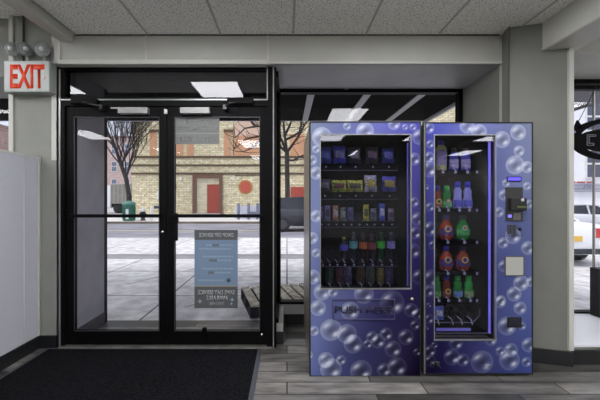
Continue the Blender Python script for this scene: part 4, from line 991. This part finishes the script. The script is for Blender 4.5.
L(m.build('roller_shutter', mat('shutter_grey', (116,118,146), .6)), r)
m = MB()
for x in (575,579,582,585,589,592): m.box(px(x,24.3), px(x+2,24.3), 24.42, 24.5, ph(182.8,24.3), ph(181.4,24.3))
L(m.build('red_marks', mat('red_mark', (176,80,70), .6)), r)

# delivery truck behind
Zk = 33
r = empty('delivery_truck', (px(118,Zk), Zk, 0)); tag(r, 'grey box truck with a white cab parked at the far left street corner', 'truck')
gx = lambda x: px(x, Zk)
L(MB().box(gx(110.5), gx(134), Zk, Zk+2.3, .9, ph(184,Zk)).build('cargo_box', mat('truck_grey', (140,138,134), .7, noise=.1, nscale=2), None, .04), r)
m = MB()
for k in range(6): m.box(gx(112+k*4)-.02, gx(112+k*4)+.02, Zk-.02, Zk, .9, ph(184.5,Zk))
L(m.build('side_rib', mat('truck_rib', (104,102,100), .7)), r)
L(MB().prism([(gx(92),.5),(gx(92),1.5),(gx(95),1.7),(gx(98),2.6),(gx(110),2.7),(gx(110),.5)], Zk+.1, Zk+2.2).build('cab', mat('truck_white', (226,228,234), .4), None, .05), r)
L(MB().box(gx(99), gx(105), Zk+.07, Zk+.12, 1.6, 2.4).build('cab_window', M_pane2), r)
L(MB().box(gx(108), gx(134), Zk+.3, Zk+2, .55, .9).build('chassis', M_dark), r)
for x in (99, 117, 128):
    w_ = MB().lathe([(0,-.15),(.4,-.15),(.48,-.08),(.48,.15),(0,.15)], (gx(x), Zk+.3, .42), 18, axis='y').build('wheel', mat('tyre', (28,28,30), .8)); L(w_, r)

# ------------------------------------------------------------------ cars
def car(name, label, loc, rz, cpaint, hgt=1.45, ln=4.6, wd=1.8, suv=False):
    r = empty(name, loc, rz); tag(r, label, 'car', 'parked cars')
    # x: length (front +), y: width
    st = [(-.5,.55,.86,.80),(-.49,.40,.96,.90),(-.46,.32,1.0,.95),(-.36,.30,1.02,.99),(-.2,.30,1.0,1.0),(0,.30,.98,1.0),(.2,.30,.97,1.0),(.33,.30,.92,.98),(.44,.30,.84,.93),(.49,.36,.74,.86),(.5,.45,.66,.78)]
    sec = lambda x, zb, zt, w_: [(x, -w_, zb+.06), (x, -w_*1.0, (zb+zt)*.48), (x, -w_*.985, zt-.12), (x, -w_*.88, zt-.01), (x, -w_*.4, zt+.02), (x, w_*.4, zt+.02), (x, w_*.88, zt-.01), (x, w_*.985, zt-.12), (x, w_, (zb+zt)*.48), (x, w_, zb+.06), (x, w_*.9, zb), (x, -w_*.9, zb)]
    vs = []; fs = []; n = 12
    for x, zb, zt, wf_ in st: vs += sec(x*ln, zb*.8, zt, wd/2*wf_)
    for i in range(len(st)-1):
        for k in range(n): k2 = (k+1) % n; fs.append((i*n+k, i*n+k2, (i+1)*n+k2, (i+1)*n+k))
    fs += [tuple(range(n)), tuple(range(len(vs)-n, len(vs)))]
    Mp = mat('paint_%d_%d_%d' % cpaint, cpaint, .25)
    MB().add(vs, fs, True).build('body', Mp, r)
    gs = [(-.34,1.0,.84,.70),(-.22,hgt-.03,.72,.60),(-.05,hgt,.72,.62),(.08,hgt-.04,.72,.60),(.24,.97,.84,.70)]
    if suv: gs = [(-.485,1.0,.86,.74),(-.43,hgt-.05,.76,.62),(-.08,hgt,.76,.62),(.10,hgt-.04,.74,.60),(.25,.99,.86,.70)]
    top = [(x*ln, zt, w1*wd/2) for x, zt, w1, w2 in gs]
    vs = []; 
    for x, zt, w_ in top: vs += [(x, -w_, zt), (x, w_, zt)]
    bot = [(x*ln, wd/2*.9) for x, _, _, _ in gs]; n0 = len(vs)
    for x, w_ in bot: vs += [(x, -w_, .93), (x, w_, .93)]
    roof = [(2,3,5,4),(4,5,7,6)]; fs = [(0,1,3,2),(6,7,9,8)]+[(i*2, i*2+2, n0+i*2+2, n0+i*2) for i in range(4)]+[(i*2+1, n0+i*2+1, n0+i*2+3, i*2+3) for i in range(4)]
    MB().add(vs, fs).build('windows', mat('car_glass', (36,40,50), .08), r)
    m = MB(); m.add([(v_[0], v_[1]*1.01, v_[2]+.015) for v_ in vs[2:8]]+[(v_[0], v_[1]*1.02, v_[2]-.03) for v_ in vs[2:8]], [(0,1,3,2),(2,3,5,4),(0,2,8,6),(2,4,10,8),(1,7,9,3),(3,9,11,5),(0,6,7,1),(4,5,11,10)])
    for sgn in (-1, 1):
        for i in (0, 1, 2, 3):
            pass
        m.bar((top[0][0], sgn*top[0][2]*1.0, top[0][1]), (top[1][0], sgn*top[1][2], top[1][1]), .03); m.bar((top[3][0], sgn*top[3][2], top[3][1]), (top[4][0], sgn*top[4][2], top[4][1]), .03)
        m.bar((-.03*ln, sgn*top[2][2]*1.02, hgt-.02), (-.03*ln, sgn*wd/2*.91, .95), .03)
    m.build('roof', Mp, r)
    for sx in (-.31, .32):
        for sy in (-1, 1):
            wh = MB().lathe([(0,-.11),(.22,-.11),(.30,-.10),(.33,-.06),(.33,.06),(.30,.10),(0,.10)], (sx*ln, sy*(wd/2-.10), .33), 20, axis='y', smooth=False).build('wheel', mat('tyre', (28,28,30)), r)
            MB().lathe([(0,-.02),(.20,-.02),(.20,.02),(0,.02)], (sx*ln, sy*(wd/2+.0), .33), 16, axis='y', smooth=False).build('hubcap', mat('hub', (84,84,92), .3, metal=.6), wh)
    for sy in (-1, 1):
        MB().box(-.505*ln, -.455*ln, sy*.50, sy*.86, .68, .90).build('tail_light', mat('tail_red', (190,50,52), .3), r, .01)
        MB().box(.44*ln, .497*ln, sy*.42, sy*.78, .56, .68).build('headlight', mat('head_clear', (200,204,214), .2), r, .01)
        MB().box(.18*ln, .22*ln, sy*.9, sy*1.02, .94, 1.06).build('mirror', Mp, r, .01)
    MB().box(-.506*ln, -.50*ln, -.16, .16, .60, .72).build('licence_plate', mat('plate_yellow', (220,176,70), .5), r)
    MB().box(-.508*ln, -.47*ln, -.78, .78, .30, .42).build('bumper_insert', mat('bumper_dark', (40,42,50), .6), r, .01)
    return r
car('parked_car', 'dark car parked along the far kerb, seen beside the vending machine', (px(313,16), 15.4, -.11), 0, (48,50,60), 1.5, suv=True)
car('parked_car', 'white car with a red tail light and yellow plate outside the right window', (px(572,7.9), 7.9+2.3, -.30), math.pi/2+.03, (232,233,238), 1.32)
car('parked_car', 'white car farther off behind the first white car at right', (px(580,17.5), 17.6, -.41), 0, (205,207,216))
